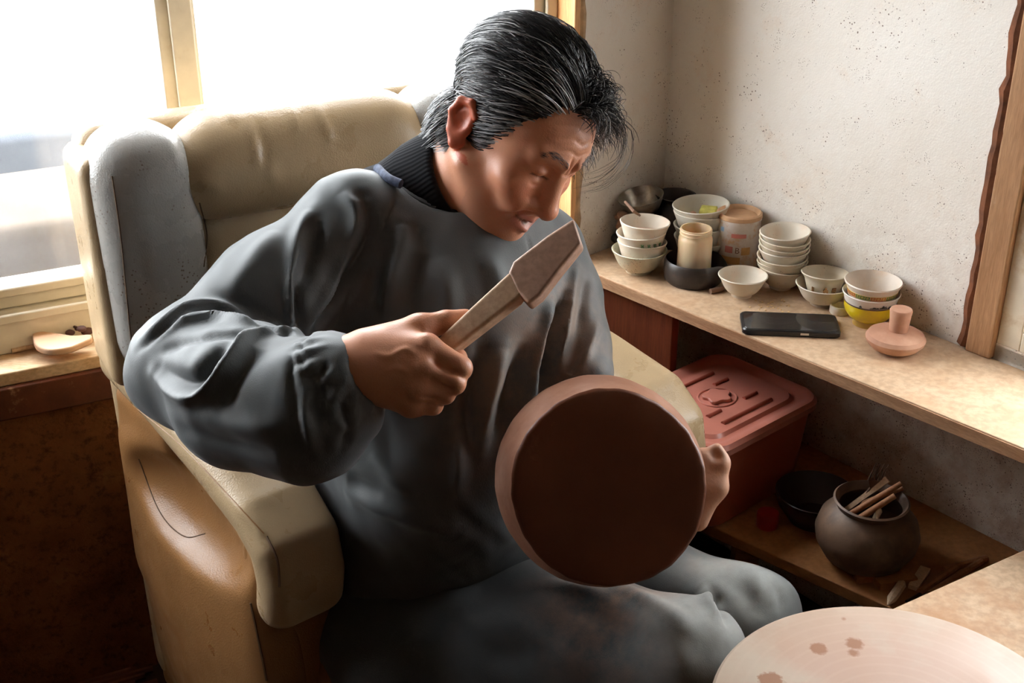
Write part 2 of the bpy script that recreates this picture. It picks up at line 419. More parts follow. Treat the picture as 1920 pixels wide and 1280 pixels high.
def _glass():
    t = NT('dusty_glass'); tr = t.n.new('ShaderNodeBsdfTransparent'); tl = t.n.new('ShaderNodeBsdfTranslucent'); gl = t.n.new('ShaderNodeBsdfGlossy')
    gl.inputs['Roughness'].default_value = .05; tl.inputs[0].default_value = (.9, .9, .9, 1)
    a = t.n.new('ShaderNodeMixShader'); b = t.n.new('ShaderNodeMixShader')
    t.L(t.ramp(t.noise(5, 5, .6), [(.3, .010), (.7, .035)]), a.inputs[0]); t.L(tr.outputs[0], a.inputs[1]); t.L(tl.outputs[0], a.inputs[2])
    b.inputs[0].default_value = .05; t.L(a.outputs[0], b.inputs[1]); t.L(gl.outputs[0], b.inputs[2]); t.L(b.outputs[0], t.out.inputs[0]); return t.m
GLASS = _glass()
for s0, s1 in ((S1, sm - .02), (sm + .02, S0 - .04)):
    mb = MB(); wbox(mb, s0, s1, .094, .098, SILL + .098, WTOP - .04); mb.build('pane', GLASS, W1, False)

# ---- window 2 in the right wall: brown post, cream frame, inner sash, pane
mb = MB(); ubox(mb, UB + .006, WU0 + .004, -.012, .05, .62, 1.9); struct(mb.build('trim_5', POSTW, smooth=False, bevel=.003))
mb = MB(); g = []
for i in range(64):
    z = .625 + i * .02; g.append((rpt(UB - .002 + .005 * rng.random(), .000, z), .010 + .005 * rng.random()))
mb.tube([a for a, _ in g], [r for _, r in g], 7); struct(mb.build('trim_6', DIRTJ))
mb = MB(); ubox(mb, WU0, WU1, .0, .2, .620, .645); struct(mb.build('trim_7', CREAM, smooth=False, bevel=.003))
W2 = empty('window_2', rpt(WU0 + .4, .05, WZ0), None, None); W2['kind'] = 'structure'
CREAM2 = mat_basic('pale_painted_frame', (.66, .60, .48), .55, .15, 14, .1, 150, dirt=(.42, .28, .14), ds=14, dt=(.55, .75))
mb = MB(); ubox(mb, WU0 + .004, WU0 + .042, .0, .07, WZ0, WZ1); mb.build('stile', CREAM2, W2, False, bevel=.002)
mb = MB(); ubox(mb, WU0 + .042, WU1, .0, .07, WZ0, WZ0 + .03); mb.build('bottom_rail', CREAM2, W2, False, bevel=.002)
WHITE = mat_basic('white_sash', (.82, .80, .76), .45, .06, 12, .05)
mb = MB(); ubox(mb, WU0 + .042, WU0 + .060, .015, .06, WZ0 + .03, WZ1); mb.build('sash_stile', WHITE, W2, False, bevel=.002)
mb = MB(); ubox(mb, WU0 + .060, WU1, .020, .06, WZ0 + .03, WZ0 + .05); mb.build('sash_rail', WHITE, W2, False, bevel=.002)
mb = MB(); ubox(mb, WU0 + .055, WU1, .036, .040, WZ0 + .045, WZ1); mb.build('pane', GLASS, W2, False)

# ---- yard outside, seen bleached through the glass
def _yard():
    t = NT('pale_yard'); d = t.geo('Y')
    k = t.ramp(t.noise(1.2, 6, .6), [(.35, (.62, .62, .62)), (.65, (.80, .79, .78))])
    t.col(k); t.p(rough=.9); return t.m
mb = MB(); mb.box(V(0, 6, -.16), V(14, 0, 0), V(0, 14, 0), V(0, 0, .03)); o = mb.build('ground', _yard(), smooth=False); o['kind'] = 'structure'
BANKM = mat_basic('earth_bank', (.085, .060, .038), .95, .35, 5, .4, 40)
mb = MB(); mb.box(wpt(-1.6, .62, .27), 1.6 * E_, .18 * M_, .41 * ZU); tag(mb.build('garden_wall', BANKM, loc=wpt(-1.6, .62, -.13), smooth=False, bevel=.03), 'low earthen wall just outside the left window pane', 'wall')
mb = MB(); mb.box(wpt(-1.9, 1.35, .25), 1.8 * E_, .25 * M_, .42 * ZU); tag(mb.build('concrete_block', mat_basic('blue_grey_concrete', (.10, .12, .15), .9, .15, 3, .2), loc=wpt(-1.9, 1.35, -.16), smooth=False, bevel=.03), 'blurred blue grey concrete block behind the low earthen wall', 'block')

# ================================================================== benches and shelves
LA, LB = V(.1367, 2.09, 0), V(.686, 1.478, 0); LD = nrm(LB - LA); LZ = .62
mb = MB(); top = [LA - .16 * LD, LB + .9 * LD, rpt(2.1, -.002), CW - .003 * NR - .002 * qn, PL + .003 * E_ * 0 - .003 * qn]
mb.prism([x + (LZ - .021) * ZU for x in top], .021 * ZU)
tag(mb.build('ledge', SHELFW, loc=V(.4, 1.9, LZ - .02), smooth=False, bevel=.002), 'pale clay-dusted wooden ledge carrying the bowls along the right wall', 'shelf')
led = bpy.data.objects['ledge']
mb = MB(); nl = V(-LD[1], LD[0], 0); nl = nl if nl[1] < 0 else -nl
mb.box((LA + LB) / 2 + .37 * LD + (LZ - .0115) * ZU + nl * .001, (np.linalg.norm(LB - LA) / 2 + .53) * LD, nl * .0012, .0095 * ZU); mb.build('raw_edge', EDGEW, led, False)
# red-brown upright under the ledge
pr = onpl(1265, 640, LA - nl * .03, nl); L0 = float(np.dot(pr - LA, LD))
mb = MB(); mb.box(LA + LD * (L0 - .1) - nl * .03 + ZU * .30, LD * .1, nl * .009, ZU * .297)
tag(mb.build('upright_board', REDW, loc=LA + LD * (L0 - .1) - nl * .03, smooth=False, bevel=.002), 'dark red-brown upright board under the left end of the ledge', 'board')
# lower shelf
SA, SB = onz(1330, 985, .32), onz(1660, 1135, .32); SD = nrm(SB - SA)
mb = MB(); mb.prism([x + V(0, 0, -.02) for x in (SA - .04 * SD, SB + .06 * SD, rpt(.95, -.003, .32), rpt(.1, -.003, .32))], .02 * ZU)
tag(mb.build('lower_shelf', LOWW, loc=(SA + SB) / 2 - .02 * ZU, smooth=False, bevel=.002), 'low brown wooden shelf under the ledge holding bin and jar', 'shelf')
# its two feet
sh = bpy.data.objects['lower_shelf']
for k in (.02, .40):
    mb = MB(); mb.box(SA + SD * k + .08 * nrm(V(.7, .7, 0)) + V(0, 0, .15 - .32), V(.02, 0, 0), V(0, .02, 0), V(0, 0, .15)); mb.build('leg', LOWW, sh, False)
# table board and the wheel
TZ = .49; T0, T1 = onz(1690, 1132, TZ), onz(1920, 1025, TZ); TD = nrm(T1 - T0)
def clearw(x, m): return x - NR * max(0, np.dot(x - CW, NR) + m)
mb = MB(); tp = [T0 - .035 * TD, clearw(T1 + .28 * TD, .012), clearw(T1 + .28 * TD, .012) + W_ * .75, V(.62, .62, TZ), V(.30, .84, TZ)]
mb.prism([x - V(0, 0, .03) for x in tp], .03 * ZU)
tb = tag(mb.build('wheel_table', TABLEW, loc=V(.6, 1.1, 0), smooth=False, bevel=.003), 'pale clay-dusted wooden table board beside the wheel plate', 'table')
for x in (T0 + V(.06, -.08, 0), clearw(T1 + .18 * TD, .06), V(.64, .70, TZ), V(.95, .85, TZ)):
    mb = MB(); mb.box(V(x[0], x[1], .23), V(.022, 0, 0), V(0, .022, 0), V(0, 0, .23)); mb.build('leg', TABLEW, tb, False)
def _plate():
    t = NT('wet_clay_plate'); r = t.n.new('ShaderNodeVectorMath'); r.operation = 'LENGTH'; t.L(t.co((1, 1, 0)), r.inputs[0]); rad = r.outputs['Value']
    k = t.ramp(t.noise(9, 6, .6), [(.3, (.50, .345, .255)), (.7, (.60, .46, .355))])
    k = t.mix(t.ramp(rad, [(.12, .65), (.17, .25), (.19, 0.)]), k, (.54, .345, .265))
    k = t.mix(t.ramp(t.noise(6, 5, .6), [(.5, 0.), (.62, .7)]), k, (.58, .49, .385))
    rings = t.ramp(t.math('SINE', t.math('MULTIPLY', rad, 420)), [(.4, 0.), (1., .12)])
    k = t.mix(rings, k, (.68, .52, .41))
    for px, py, w in ((1535, 1216, .0105), (1602, 1207, .0105), (1600, 1224, .0075), (1445, 1276, .014), (1582, 1160, .003)):
        c = onz(px, py, .535) - V(.415, 1.05, .535); n = t.n.new('ShaderNodeVectorMath'); n.operation = 'DISTANCE'; n.inputs[1].default_value = c
        t.L(t.co(), n.inputs[0]); dd = t.math('ADD', n.outputs['Value'], t.math('MULTIPLY', t.math('SUBTRACT', t.noise(170, 3), .5), w * .9))
        k = t.mix(t.ramp(dd, [(w * .92, .9), (w, 0.)]), k, (.34, .15, .075))
    t.col(k); t.p(rough=t.ramp(t.noise(11, 4), [(.35, .32), (.65, .6)])); t.bump(t.noise(60, 5), .12, .001); return t.m
PLATE = empty('wheel_plate', V(.415, 1.05, TZ), 'round pale clay-smeared wheel plate with wet spots in the foreground', 'potter wheel')
mb = MB(); mb.lathe([(0, -.018), (.19, -.018), (.199, -.014), (.203, -.008), (.2025, -.003), (.199, 0), (.15, .0004), (0, .0006)], 96, V(.415, 1.05, .535)); o = mb.build('disc', _plate(), PLATE, loc=V(.415, 1.05, .535))
mb = MB(); mb.lathe([(0, 0), (.05, 0), (.045, .028), (0, .028)], 32, V(.415, 1.05, TZ)); mb.build('hub', mat_basic('grey_iron', (.12, .11, .1), .5, metal=.8), PLATE)

# ================================================================== armchair
TAN = mat_leather('tan_leatherette', (.47, .34, .195), rough=.30, dt=(.62, .85))
TAND = mat_leather('tan_side_leatherette', (.30, .145, .052), rough=.34, dirt=(.28, .11, .04), dt=(.55, .8))
GREYL = mat_leather('greyed_shiny_leatherette', (.47, .46, .43), rough=.22, dirt=(.40, .28, .17), dt=(.58, .8), specks=1)
SEAM = mat_basic('dark_stitching', (.13, .075, .04), .8)
CH = empty('armchair', V(-.15, 1.62, 0), 'worn tan leatherette armchair with wings and puffy headrest, under the man', 'armchair')
Ba, Bn = nrm(V(.883, .469, 0)), nrm(V(.469, -.883, 0)); tl = math.radians(4)
Bu = ZU * math.cos(tl) - Bn * math.sin(tl); Bnn = Bn * math.cos(tl) + ZU * math.sin(tl)
BO = V(-.614, 1.715, .62); RB = np.stack([Ba, Bnn, Bu], 1)
def bpt(a, n, z): return BO + a * Ba + n * Bnn + (z - .62) * Bu
def bbox(p, a0, a1, n0, n1, z0, z1, r): return rbox(p, bpt((a0 + a1) / 2, (n0 + n1) / 2, (z0 + z1) / 2), ((a1 - a0) / 2, (n1 - n0) / 2, (z1 - z0) / 2), r, RB)
def chair_part(name, fn, lo, hi, mat, h=.007, folds=(), noise=0):
    v, f = mesh_sdf(fn, lo, hi, h); v = relax(v, f, 2)
    if folds: v = fold(v, f, folds)
    return mesh_obj(name, v, f, mat, CH)
BW = .585
chair_part('back_shell', lambda p: bbox(p, 0.0, BW, -.0, .085, .08, 1.0, .035), (-.75, 1.55, .0), (.1, 2.2, 1.1), TAN, .010)
LOv, HIv = V(-.75, 1.45, .35), V(.15, 2.15, 1.12)
def wing(a0, a1, s):
    def fn(p):
        d = bbox(p, a0, a1, .05, .200, .665, 1.005, .055)
        d = smin(d, rc(p, bpt((a0 + a1) / 2, .135, .93), bpt((a0 + a1) / 2, .14, .70), .066, .058), .03)
        return d
    return fn
chair_part('left_wing', wing(.0, .135, 1), LOv, HIv, GREYL, .007, [([(300, 230), (330, 290), (352, 340)], .003, .010), ([(310, 205), (345, 270)], -.003, .009), ([(255, 420), (268, 560), (275, 650)], -.006, .014), ([(372, 430), (385, 520)], .004, .010)])
chair_part('right_wing', wing(.45, BW, -1), LOv, HIv, GREYL)
chair_part('outer_panel', lambda p: bbox(p, -.014, .03, .02, .165, .645, .975, .02), LOv - V(0, 0, .3), HIv, TAN, .007)
chair_part('headrest', lambda p: smin(bbox(p, .125, .460, .06, .185, .875, 1.01, .06), rc(p, bpt(.16, .135, .93), bpt(.425, .135, .93), .068, .068), .03), LOv, HIv, TAN, .006,
           [([(462, 200), (480, 260), (487, 320)], .004, .008), ([(470, 215), (490, 270), (495, 320)], -.004, .008), ([(540, 190), (552, 225), (556, 250)], .003, .007), ([(585, 185), (612, 240), (618, 270)], .003, .007), ([(430, 190), (438, 230)], .002, .008), ([(372, 345), (420, 350)], .004, .008), ([(520, 350), (500, 300)], .0025, .010)])
chair_part('back_cushion', lambda p: bbox(p, .120, .465, .05, .150, .38, .90, .05), LOv, HIv, TAN, .007)
# arms: pad swept along the arm and rolled down at the front
Aa, Ab = nrm(V(.77, .64, 0)), nrm(V(.64, -.77, 0))
def arm(org, prof, w, name, mat):
    org = np.asarray(org, float)
    pts = [(b, z) for b, z in prof]
    def fn(p):
        q = p - org.astype(np.float32); a = q @ Aa.astype(np.float32); b = q @ Ab.astype(np.float32)
        pz = np.stack([b, p[:, 2], np.zeros_like(b)], -1); d = None
        for i in range(len(pts) - 1):
            e = rc(pz, (*pts[i], 0), (*pts[i + 1], 0), .034, .034); d = e if d is None else np.minimum(d, e)
        return smax(d, np.abs(a - w / 2) - w / 2, .035)
    lo = org + V(-.05, -.55, 0); hi = org + V(.5, .2, 0); lo[2] = .36; hi[2] = .74
    return chair_part(name, fn, lo, hi, mat, .005, [([(430, 930), (480, 985), (500, 1010)], .003, .006), ([(404, 950), (440, 1010)], -.004, .008)] if 'left' in name else ())
LAo = V(-.572, 1.630, 0)
arm(LAo, [(-.04, .650), (.10, .632), (.24, .603), (.34, .575), (.385, .545), (.395, .50), (.388, .462)], .118, 'left_arm_pad', TAN)
RAo = V(.300, 1.668, 0) - Aa * .118 - Ab * .42
arm(RAo, [(-.06, .630), (.22, .600), (.345, .582), (.385, .552), (.395, .50), (.39, .455)], .118, 'right_arm_pad', TAN)
RA = np.stack([Aa, Ab, ZU], 1)
def abox(p, org, a0, a1, b0, b1, z0, z1, r):
    return rbox(p, np.asarray(org) + Aa * (a0 + a1) / 2 + Ab * (b0 + b1) / 2 + ZU * (z0 + z1) / 2, ((a1 - a0) / 2, (b1 - b0) / 2, (z1 - z0) / 2), r, RA)
def side(org, name, b1, flip):
    o = np.asarray(org, float); a0, a1 = (.008, .075) if not flip else (.043, .11)
    def fn(p):
        d = abox(p, o, a0, a1, -.03, b1, .06, .555, .03); d = smin(d, abox(p, o, a0, a1, -.05, .14, .30, .63, .03), .04)
        # bulging quilted pocket and the hollow just under the pad
        am = a0 if not flip else a1
        d = smin(d, ell(p, o + Aa * (am + (.02 if not flip else -.02)) + Ab * b1 * .55 + ZU * .30, (.045, b1 * .5, .24), RA), .05)
        d = smax(d, -ell(p, o + Aa * (am - (.012 if not flip else -.012)) + Ab * b1 * .50 + ZU * .510, (.042, b1 * .44, .060), RA), .025)
        return d
    lo = o + V(-.12, -.55, 0); hi = o + V(.5, .25, 0); lo[2] = 0; hi[2] = .66
    return chair_part(name, fn, lo, hi, TAND, .007)
side(LAo, 'left_side_panel', .375, False); side(RAo, 'right_side_panel', .37, True)
def post(org, b, name):
    o = np.asarray(org, float); lo = o + V(-.1, -.6, 0); hi = o + V(.6, .2, 0); lo[2] = 0; hi[2] = .56
    return chair_part(name, lambda p: abox(p, o, .02, .115, b - .09, b, .05, .53, .02), lo, hi, TAND, .008)
post(LAo, .385, 'left_front_post'); post(RAo, .378, 'right_front_post')
chair_part('seat', lambda p: rbox(p, V(-.19, 1.665, .25), (.24, .23, .12), .06, RA), (-.6, 1.25, .1), (.3, 2.05, .45), TAND, .009)
mb = MB(); mb.box(V(-.17, 1.645, .10), Aa * .23, Ab * .23, ZU * .06); mb.build('base', mat_basic('dark_base', (.03, .02, .015), .8), CH, False)
for i, j in ((-.2, -.2), (.2, -.2), (-.2, .2), (.2, .2)):
    mb = MB(); c = V(-.17, 1.645, 0) + Aa * i + Ab * j; mb.lathe([(0, 0), (.022, 0), (.026, .05), (0, .05)], 16, c); mb.build('foot', mat_basic('dark_foot', (.03, .02, .015), .6), CH)
# stitched seams lying on the leather
def seam(parts, pix, r=.0012, mat=None):
    vs, fs, n = [], [], 0
    for nm in parts:
        o = bpy.data.objects[nm]; vs += [Vector(v.co) + CH.location for v in o.data.vertices]; fs += [tuple(i + n for i in p.vertices) for p in o.data.polygons]; n = len(vs)
    l = project(BVHTree.FromPolygons(vs, fs), [tuple(q[:2]) for q in spline([(x, y, 0) for x, y in pix], 10)])
    if len(l) > 1: mb = MB(); mb.tube(l, r, 5); mb.build('seam', mat or SEAM, CH)
bk = ['left_wing', 'headrest', 'back_cushion', 'outer_panel', 'back_shell']
seam(bk, [(210, 330), (226, 440), (238, 560), (250, 680)]); seam(bk, [(382, 500), (388, 440), (374, 380)])
ap = ['left_arm_pad', 'left_side_panel', 'left_front_post']
seam(ap, [(250, 760), (340, 835), (430, 930), (495, 1000)], .001, TAND); seam(ap, [(500, 1005), (520, 1050), (524, 1100)], .0016)
seam(ap, [(260, 860), (300, 960), (345, 1005), (385, 1000)], .0009); seam(ap, [(470, 1130), (485, 1200), (500, 1275)], .0018)
# ================================================================== ware on the ledge
CER = mat_speckle('speckled_cream_glaze', (.67, .59, .46)); CERG = mat_speckle('greenish_speckled_glaze', (.58, .56, .43), dens=.2, wa=(.5, .75))
CERW = mat_speckle('clay_dusted_white_glaze', (.73, .66, .55), dens=.08, wa=(.46, .72), warm=(.74, .56, .42)); CERB = mat_speckle('grey_cream_glaze', (.66, .62, .52), dens=.08, wa=(.55, .8))
DARKC = mat_basic('black_fired_clay', (.035, .028, .025), .38, .4, 40, .3, 120, dirt=(.12, .08, .06), ds=30, dt=(.55, .75))
CLAYR = mat_basic('dry_red_clay', (.48, .24, .15), .75, .2, 14, .25, 120, dirt=(.62, .38, .26), ds=9)
CLAYB = mat_basic('brown_dry_clay', (.25, .14, .09), .9, .4, 30, .5, 80)
def bowl_profile(R, h, foot=.5, flare=.06, th=.0035, fh=.006, curve=.55):
    o, i = [], []
    for k in range(12):
        t = k / 11; r = R * (foot + (1 - foot) * t ** curve) + (flare * R * max(0, t - .8) / .2 * .5); z = fh + (h - fh) * t ** 1.25
        o.append((r, z)); i.append((max(.001, r - th), z + (th if t < .5 else th * (1 - t) * 2)))
    return [(0, fh)] + o + [(o[-1][0] - th * .4, h + th * .35)] + i[::-1] + [(0, fh + th)]
def bowl(pos, R, h, mat, label, name='bowl', group=None, tilt=(0, 0), cat='bowl', **k):
    mb = MB(); mb.lathe(bowl_profile(R, h, **k), 48); o = mb.build(name, mat, loc=V(0, 0, 0)); tag(o, label, cat, group)
    mb = MB(); fr = R * k.get('foot', .5); mb.lathe([(fr * .8, 0), (fr * .98, 0), (fr, .0072), (fr * .8, .0072), (fr * .8, 0)], 40); mb.build('foot_ring', mat, o)
    o.location = pos; o.rotation_euler = (tilt[0], tilt[1], rng.random() * 6); return o
def keep(p, m):                       # keep a thing's centre m metres clear of the right wall
    p = np.array(p); d = np.dot(p - CW, NR); return p - NR * max(0, d + m)
def on(px, py, m): return keep(onz(px, py, LZ), m)
# left stack
b = on(1197, 508, .05)
bowl(b, .0475, .042, CERG, 'wide green-flecked bowl at the bottom of the left stack', foot=.48, curve=.6)
g = 'small white cups on the green-flecked bowl'
bowl(b + V(.003, -.002, .010), .0425, .047, CERW, 'lowest white cup standing in the green-flecked bowl', 'cup', g, (.05, .02), 'cup', foot=.62, curve=.8)
c2 = bowl(b + V(.004, -.002, .028), .0425, .047, CERW, 'middle white cup with a row of green crosses', 'cup', g, (-.03, .04), 'cup', foot=.62, curve=.8)
bowl(b + V(.006, -.001, .046), .0428, .047, CERW, 'top white cup holding pink clay water in the left stack', 'cup', g, (.03, -.04), 'cup', foot=.62, curve=.8)
tt = b + V(.006, -.001, .046); mb = MB(); mb.lathe([(0, .024), (.036, .0245), (.036, .0255), (0, .026)], 32, V(0, 0, 0))
GRN = mat_basic('green_print', (.10, .20, .08), .5, .1); bc_ = np.array(c2.location)
top_cup = [o for o in bpy.data.objects if o.name.startswith('cup')][-1]; o = mb.build('clay_water', mat_basic('pink_clay_water', (.80, .58, .48), .25, .15, 60), None); o.parent = top_cup
mb = MB()
dv = nrm(V(0, 0, 1.5) - bc_); a0 = math.atan2(dv[1], dv[0])
for k in range(4):
    th = a0 + .12 + k * .27 - .1; d = V(math.cos(th), math.sin(th), 0); s_ = V(-d[1], d[0], 0); c = bc_ + d * .0420 + ZU * .036
    for ang in (.8, -.8):
        mb.box(c, (s_ * math.cos(ang) + ZU * math.sin(ang)) * .0030, (s_ * -math.sin(ang) + ZU * math.cos(ang)) * .0010, d * .0012)
o = mb.build('green_crosses', GRN, None, False); o.location = -bc_; 
def reparent(ch, pa): bpy.context.view_layer.update(); mw = ch.matrix_world.copy(); ch.parent = pa; ch.matrix_parent_inverse = pa.matrix_world.inverted(); ch.matrix_world = mw
o.location = (0, 0, 0); reparent(o, c2)
# things in the corner
p = on(1205, 462, .075)
mb = MB(); mb.lathe([(0, 0), (.030, 0), (.042, .018), (.046, .038), (.040, .055), (.034, .062), (.036, .066), (.033, .066), (.030, .058), (0, .05)], 40, p)
tag(mb.build('clay_pot', DARKC, loc=p), 'squat dark clay pot under the tilted metal bowl', 'pot')
STEEL = mat_basic('tarnished_steel', (.42, .38, .32), .32, .35, 25, .1, 90, metal=.9, dirt=(.16, .12, .09), ds=18)
mb = MB(); mb.lathe(bowl_profile(.042, .036, foot=.35, flare=.0, th=.0015, fh=0), 40); o = mb.build('metal_bowl', STEEL, loc=V(0, 0, 0)); o.location = p + V(-.002, -.006, .067); o.rotation_euler = (.10, -.20, 0)
tag(o, 'dull metal bowl tilted on the dark pot in the corner', 'bowl')
p2 = on(1268, 455, .050)
mb = MB(); mb.lathe([(0, 0), (.034, 0), (.042, .03), (.040, .075), (.034, .088), (.038, .096), (.035, .096), (.031, .088), (.030, .02), (0, .015)], 40, p2 + V(.002, .004, 0)); o = tag(mb.build('black_jar', DARKC, loc=p2), 'black clay jar in the corner behind the big bowls', 'jar')
def lump(name, c, r, mat, label, cat, seed, h=.003, amp=.4, k=9, flat=1.):
    g = np.random.default_rng(seed); ctr = [(np.array(c) + g.normal(0, 1, 3) * np.array([r, r, r * flat]) * amp, r * (.3 + .4 * g.random())) for _ in range(k)]
    tub = [(ctr[i][0], ctr[(i * 3 + 1) % k][0], r * .16) for i in range(k) if (i * 3 + 1) % k != i]
    def fn(p):
        d = None
        for q, s in ctr:
            e = ell(p, q, (s, s * .8, s * .6 * flat + .002)); d = e if d is None else smin(d, e, r * .25)
        for a, b_, s in tub: d = smin(d, rc(p, a, b_, s, s * .7), r * .12)
        return d
    c = np.array(c); v, f = mesh_sdf(fn, c - r * 2.6, c + r * 2.6, h); o = mesh_obj(name, v, f, mat, None, True, c - V(0, 0, r * flat)); return tag(o, label, cat)
lump('rag', on(1162, 474, .10) + V(.004, 0, .060), .017, mat_basic('brown_stiff_rag', (.30, .17, .11), .9, .4, 40, .5, 90), 'stiff clay-brown rag bunched beside the tilted metal bowl', 'rag', 3, .0022)
lump('clay_chunk', on(1166, 474, .10) + V(.002, -.002, .022), .022, DARKC, 'dark clay chunk propping up the stiff brown rag', 'clay', 5, .003)
mb = MB(); a, b_ = P(1172, 378, 2.22), P(1188, 396, 2.20); mb.tube([a, b_, P(1200, 404, 2.21)], [.0025, .003, .002], 7); tag(mb.build('twig', CLAYB, loc=b_), 'short brown twig sticking out of the stiff rag', 'stick')
# big bowls
b = on(1318, 492, .060) + V(-.006, -.001, 0); g = 'big cream bowls in the corner stack'
for k, (dz, lb) in enumerate(((0, 'lowest cream bowl of the big corner stack'), (.024, 'second lowest cream bowl of the big corner stack'), (.046, 'third cream bowl up in the big corner stack'), (.060, 'top cream bowl of the corner stack with sponge inside'))):
    bowl(b + V(.002 * (k % 2) - .001 * k, .001 * k, dz), .049, .050, CERB, lb, 'bowl', g, (.03 * (-1) ** k, .02 * k), foot=.5, curve=.6)
bt = b + V(-.002, .003, .060)
SPONGE = mat_basic('yellow_sponge', (.62, .58, .14), .95, .25, 90, .8, 160)
mb = MB(); mb.box(bt + V(.012, .004, .034), V(.014, -.004, 0), V(.004, .011, .002), V(0, 0, .007)); tag(mb.build('sponge', SPONGE, loc=bt + V(.012, .004, .027), bevel=.003), 'yellow-green sponge lying in the top cream bowl', 'sponge')
lump('clay_crumb', bt + V(-.014, -.004, .026), .010, CLAYR, 'clay crumb beside the sponge in the top cream bowl', 'clay', 9, .0016)
# jar in a black dish
d0 = on(1301, 522, .066) + V(-.002, -.006, 0)
def dishf(r, z, th):
    k = math.exp(-((((th - 5.9 + math.pi) % (2 * math.pi)) - math.pi) / .28) ** 2); return (r * (1 + .16 * k * (z > .02)), z - (.006 * k if z > .03 else 0))
mb = MB(); mb.lathe([(0, 0), (.046, 0), (.051, .006), (.0525, .02), (.0515, .038), (.049, .041), (.0465, .038), (.046, .012), (0, .009)], 64, d0, ref=(1, 0, 0), fn=dishf)
tag(mb.build('clay_dish', DARKC, loc=d0), 'black fired clay dish with a pinched spout', 'dish')
j0 = d0 + V(.000, .004, .009)
PLAS = NT('milky_beige_plastic'); PLAS.col(PLAS.ramp(PLAS.noise(14, 4, scale=(1, 1, .3)), [(.35, (.66, .44, .26)), (.65, (.80, .62, .42))])); PLAS.p(rough=.35, sss=.15); PLAS = PLAS.m
JAR = empty('plastic_jar', j0, 'milky beige plastic jar standing in the black dish', 'jar')
mb = MB(); mb.lathe([(0, 0), (.027, 0), (.0295, .004), (.0295, .066), (.028, .071), (.0265, .073), (.0265, .086), (.0245, .086), (.0245, .07), (.0275, .06), (.0275, .006), (0, .005)], 48, j0); mb.build('body', PLAS, JAR)
mb = MB()
for z in (.0765, .0825): mb.lathe([(.0262, z - .001), (.0282, z), (.0262, z + .0015)], 48, j0)
mb.build('neck_thread', PLAS, JAR)
# tin can
c0 = on(1389, 498, .043); CANM = NT('smeared_tin_label')
k = CANM.ramp(CANM.noise(20, 6, .65), [(.35, (.62, .52, .46)), (.65, (.76, .70, .64))])
k = CANM.mix(CANM.ramp(CANM.sep('Z'), [(.0, .8), (.018, .5), (.04, 0.)]), k, (.36, .22, .10))
k = CANM.mix(CANM.ramp(CANM.noise(30, 5, .7), [(.52, 0.), (.64, .8)]), k, (.60, .34, .14)); CANM.col(k); CANM.p(rough=.45); CANM = CANM.m
CAN = empty('tin_can', c0, 'label-worn tin can with a rusty orange lid', 'can')
mb = MB(); mb.lathe([(0, 0), (.0375, 0), (.039, .002), (.038, .004), (.038, .092), (.0392, .095), (.0392, .098), (.037, .098), (0, .095)], 56, c0); mb.build('body', CANM, CAN)
mb = MB(); mb.lathe([(0, .1), (.031, .1), (.033, .105), (.0365, .107), (.0395, .105), (.040, .099), (.0385, .097), (0, .097)], 56, c0); mb.build('lid', mat_basic('rusty_orange_lid', (.58, .34, .18), .5, .2, 30, .1), CAN)
def can_patch(name, u, z, w, h, mat, n=10):
    d = CAM - c0; a0 = math.atan2(d[1], d[0]) ; mb = MB(); v = []
    for i in range(n + 1):
        th = a0 + (u + w * (i / n - .5)) / .038; r = .03835
        for zz in (z - h / 2, z + h / 2): v.append(c0 + V(r * math.cos(th), r * math.sin(th), zz))
    mb.add(v, [(2 * i, 2 * i + 2, 2 * i + 3, 2 * i + 1) for i in range(n)]); mb.build(name, mat, CAN)
PINK = mat_basic('faded_red_print', (.62, .20, .16), .5, .2); ORN = mat_basic('orange_print', (.66, .36, .12), .5, .3); BLU = mat_basic('faded_blue_print', (.35, .52, .70), .5, .2); BRN = mat_basic('brown_print', (.22, .10, .05), .5, .1)
can_patch('red_strip', .002, .074, .026, .0075, PINK); can_patch('orange_patch', -.010, .028, .034, .013, ORN); can_patch('blue_patch', -.030, .082, .008, .008, BLU); can_patch('red_patch', -.014, .048, .014, .012, PINK); can_patch('orange_emblem', .016, .046, .016, .014, ORN)
def letter_on_can(ch, u, z, size):
    c = bpy.data.curves.new('letter', 'FONT'); c.body = ch; c.size = size; c.align_x = 'CENTER'; c.align_y = 'CENTER'; o = bpy.data.objects.new('letter', c); COL.objects.link(o)
    bpy.context.view_layer.update(); me = bpy.data.meshes.new_from_object(o.evaluated_get(bpy.context.evaluated_depsgraph_get())); bpy.data.objects.remove(o)
    d = CAM - c0; a0 = math.atan2(d[1], d[0]); vs = []
    for v in me.vertices: th = a0 + (u + v.co.x) / .038; vs.append(c0 + V(.0386 * math.cos(th), .0386 * math.sin(th), z + v.co.y))
    mesh_obj('letter', vs, [tuple(p.vertices) for p in me.polygons], BRN, CAN, False)
letter_on_can('B', .001, .047, .015)
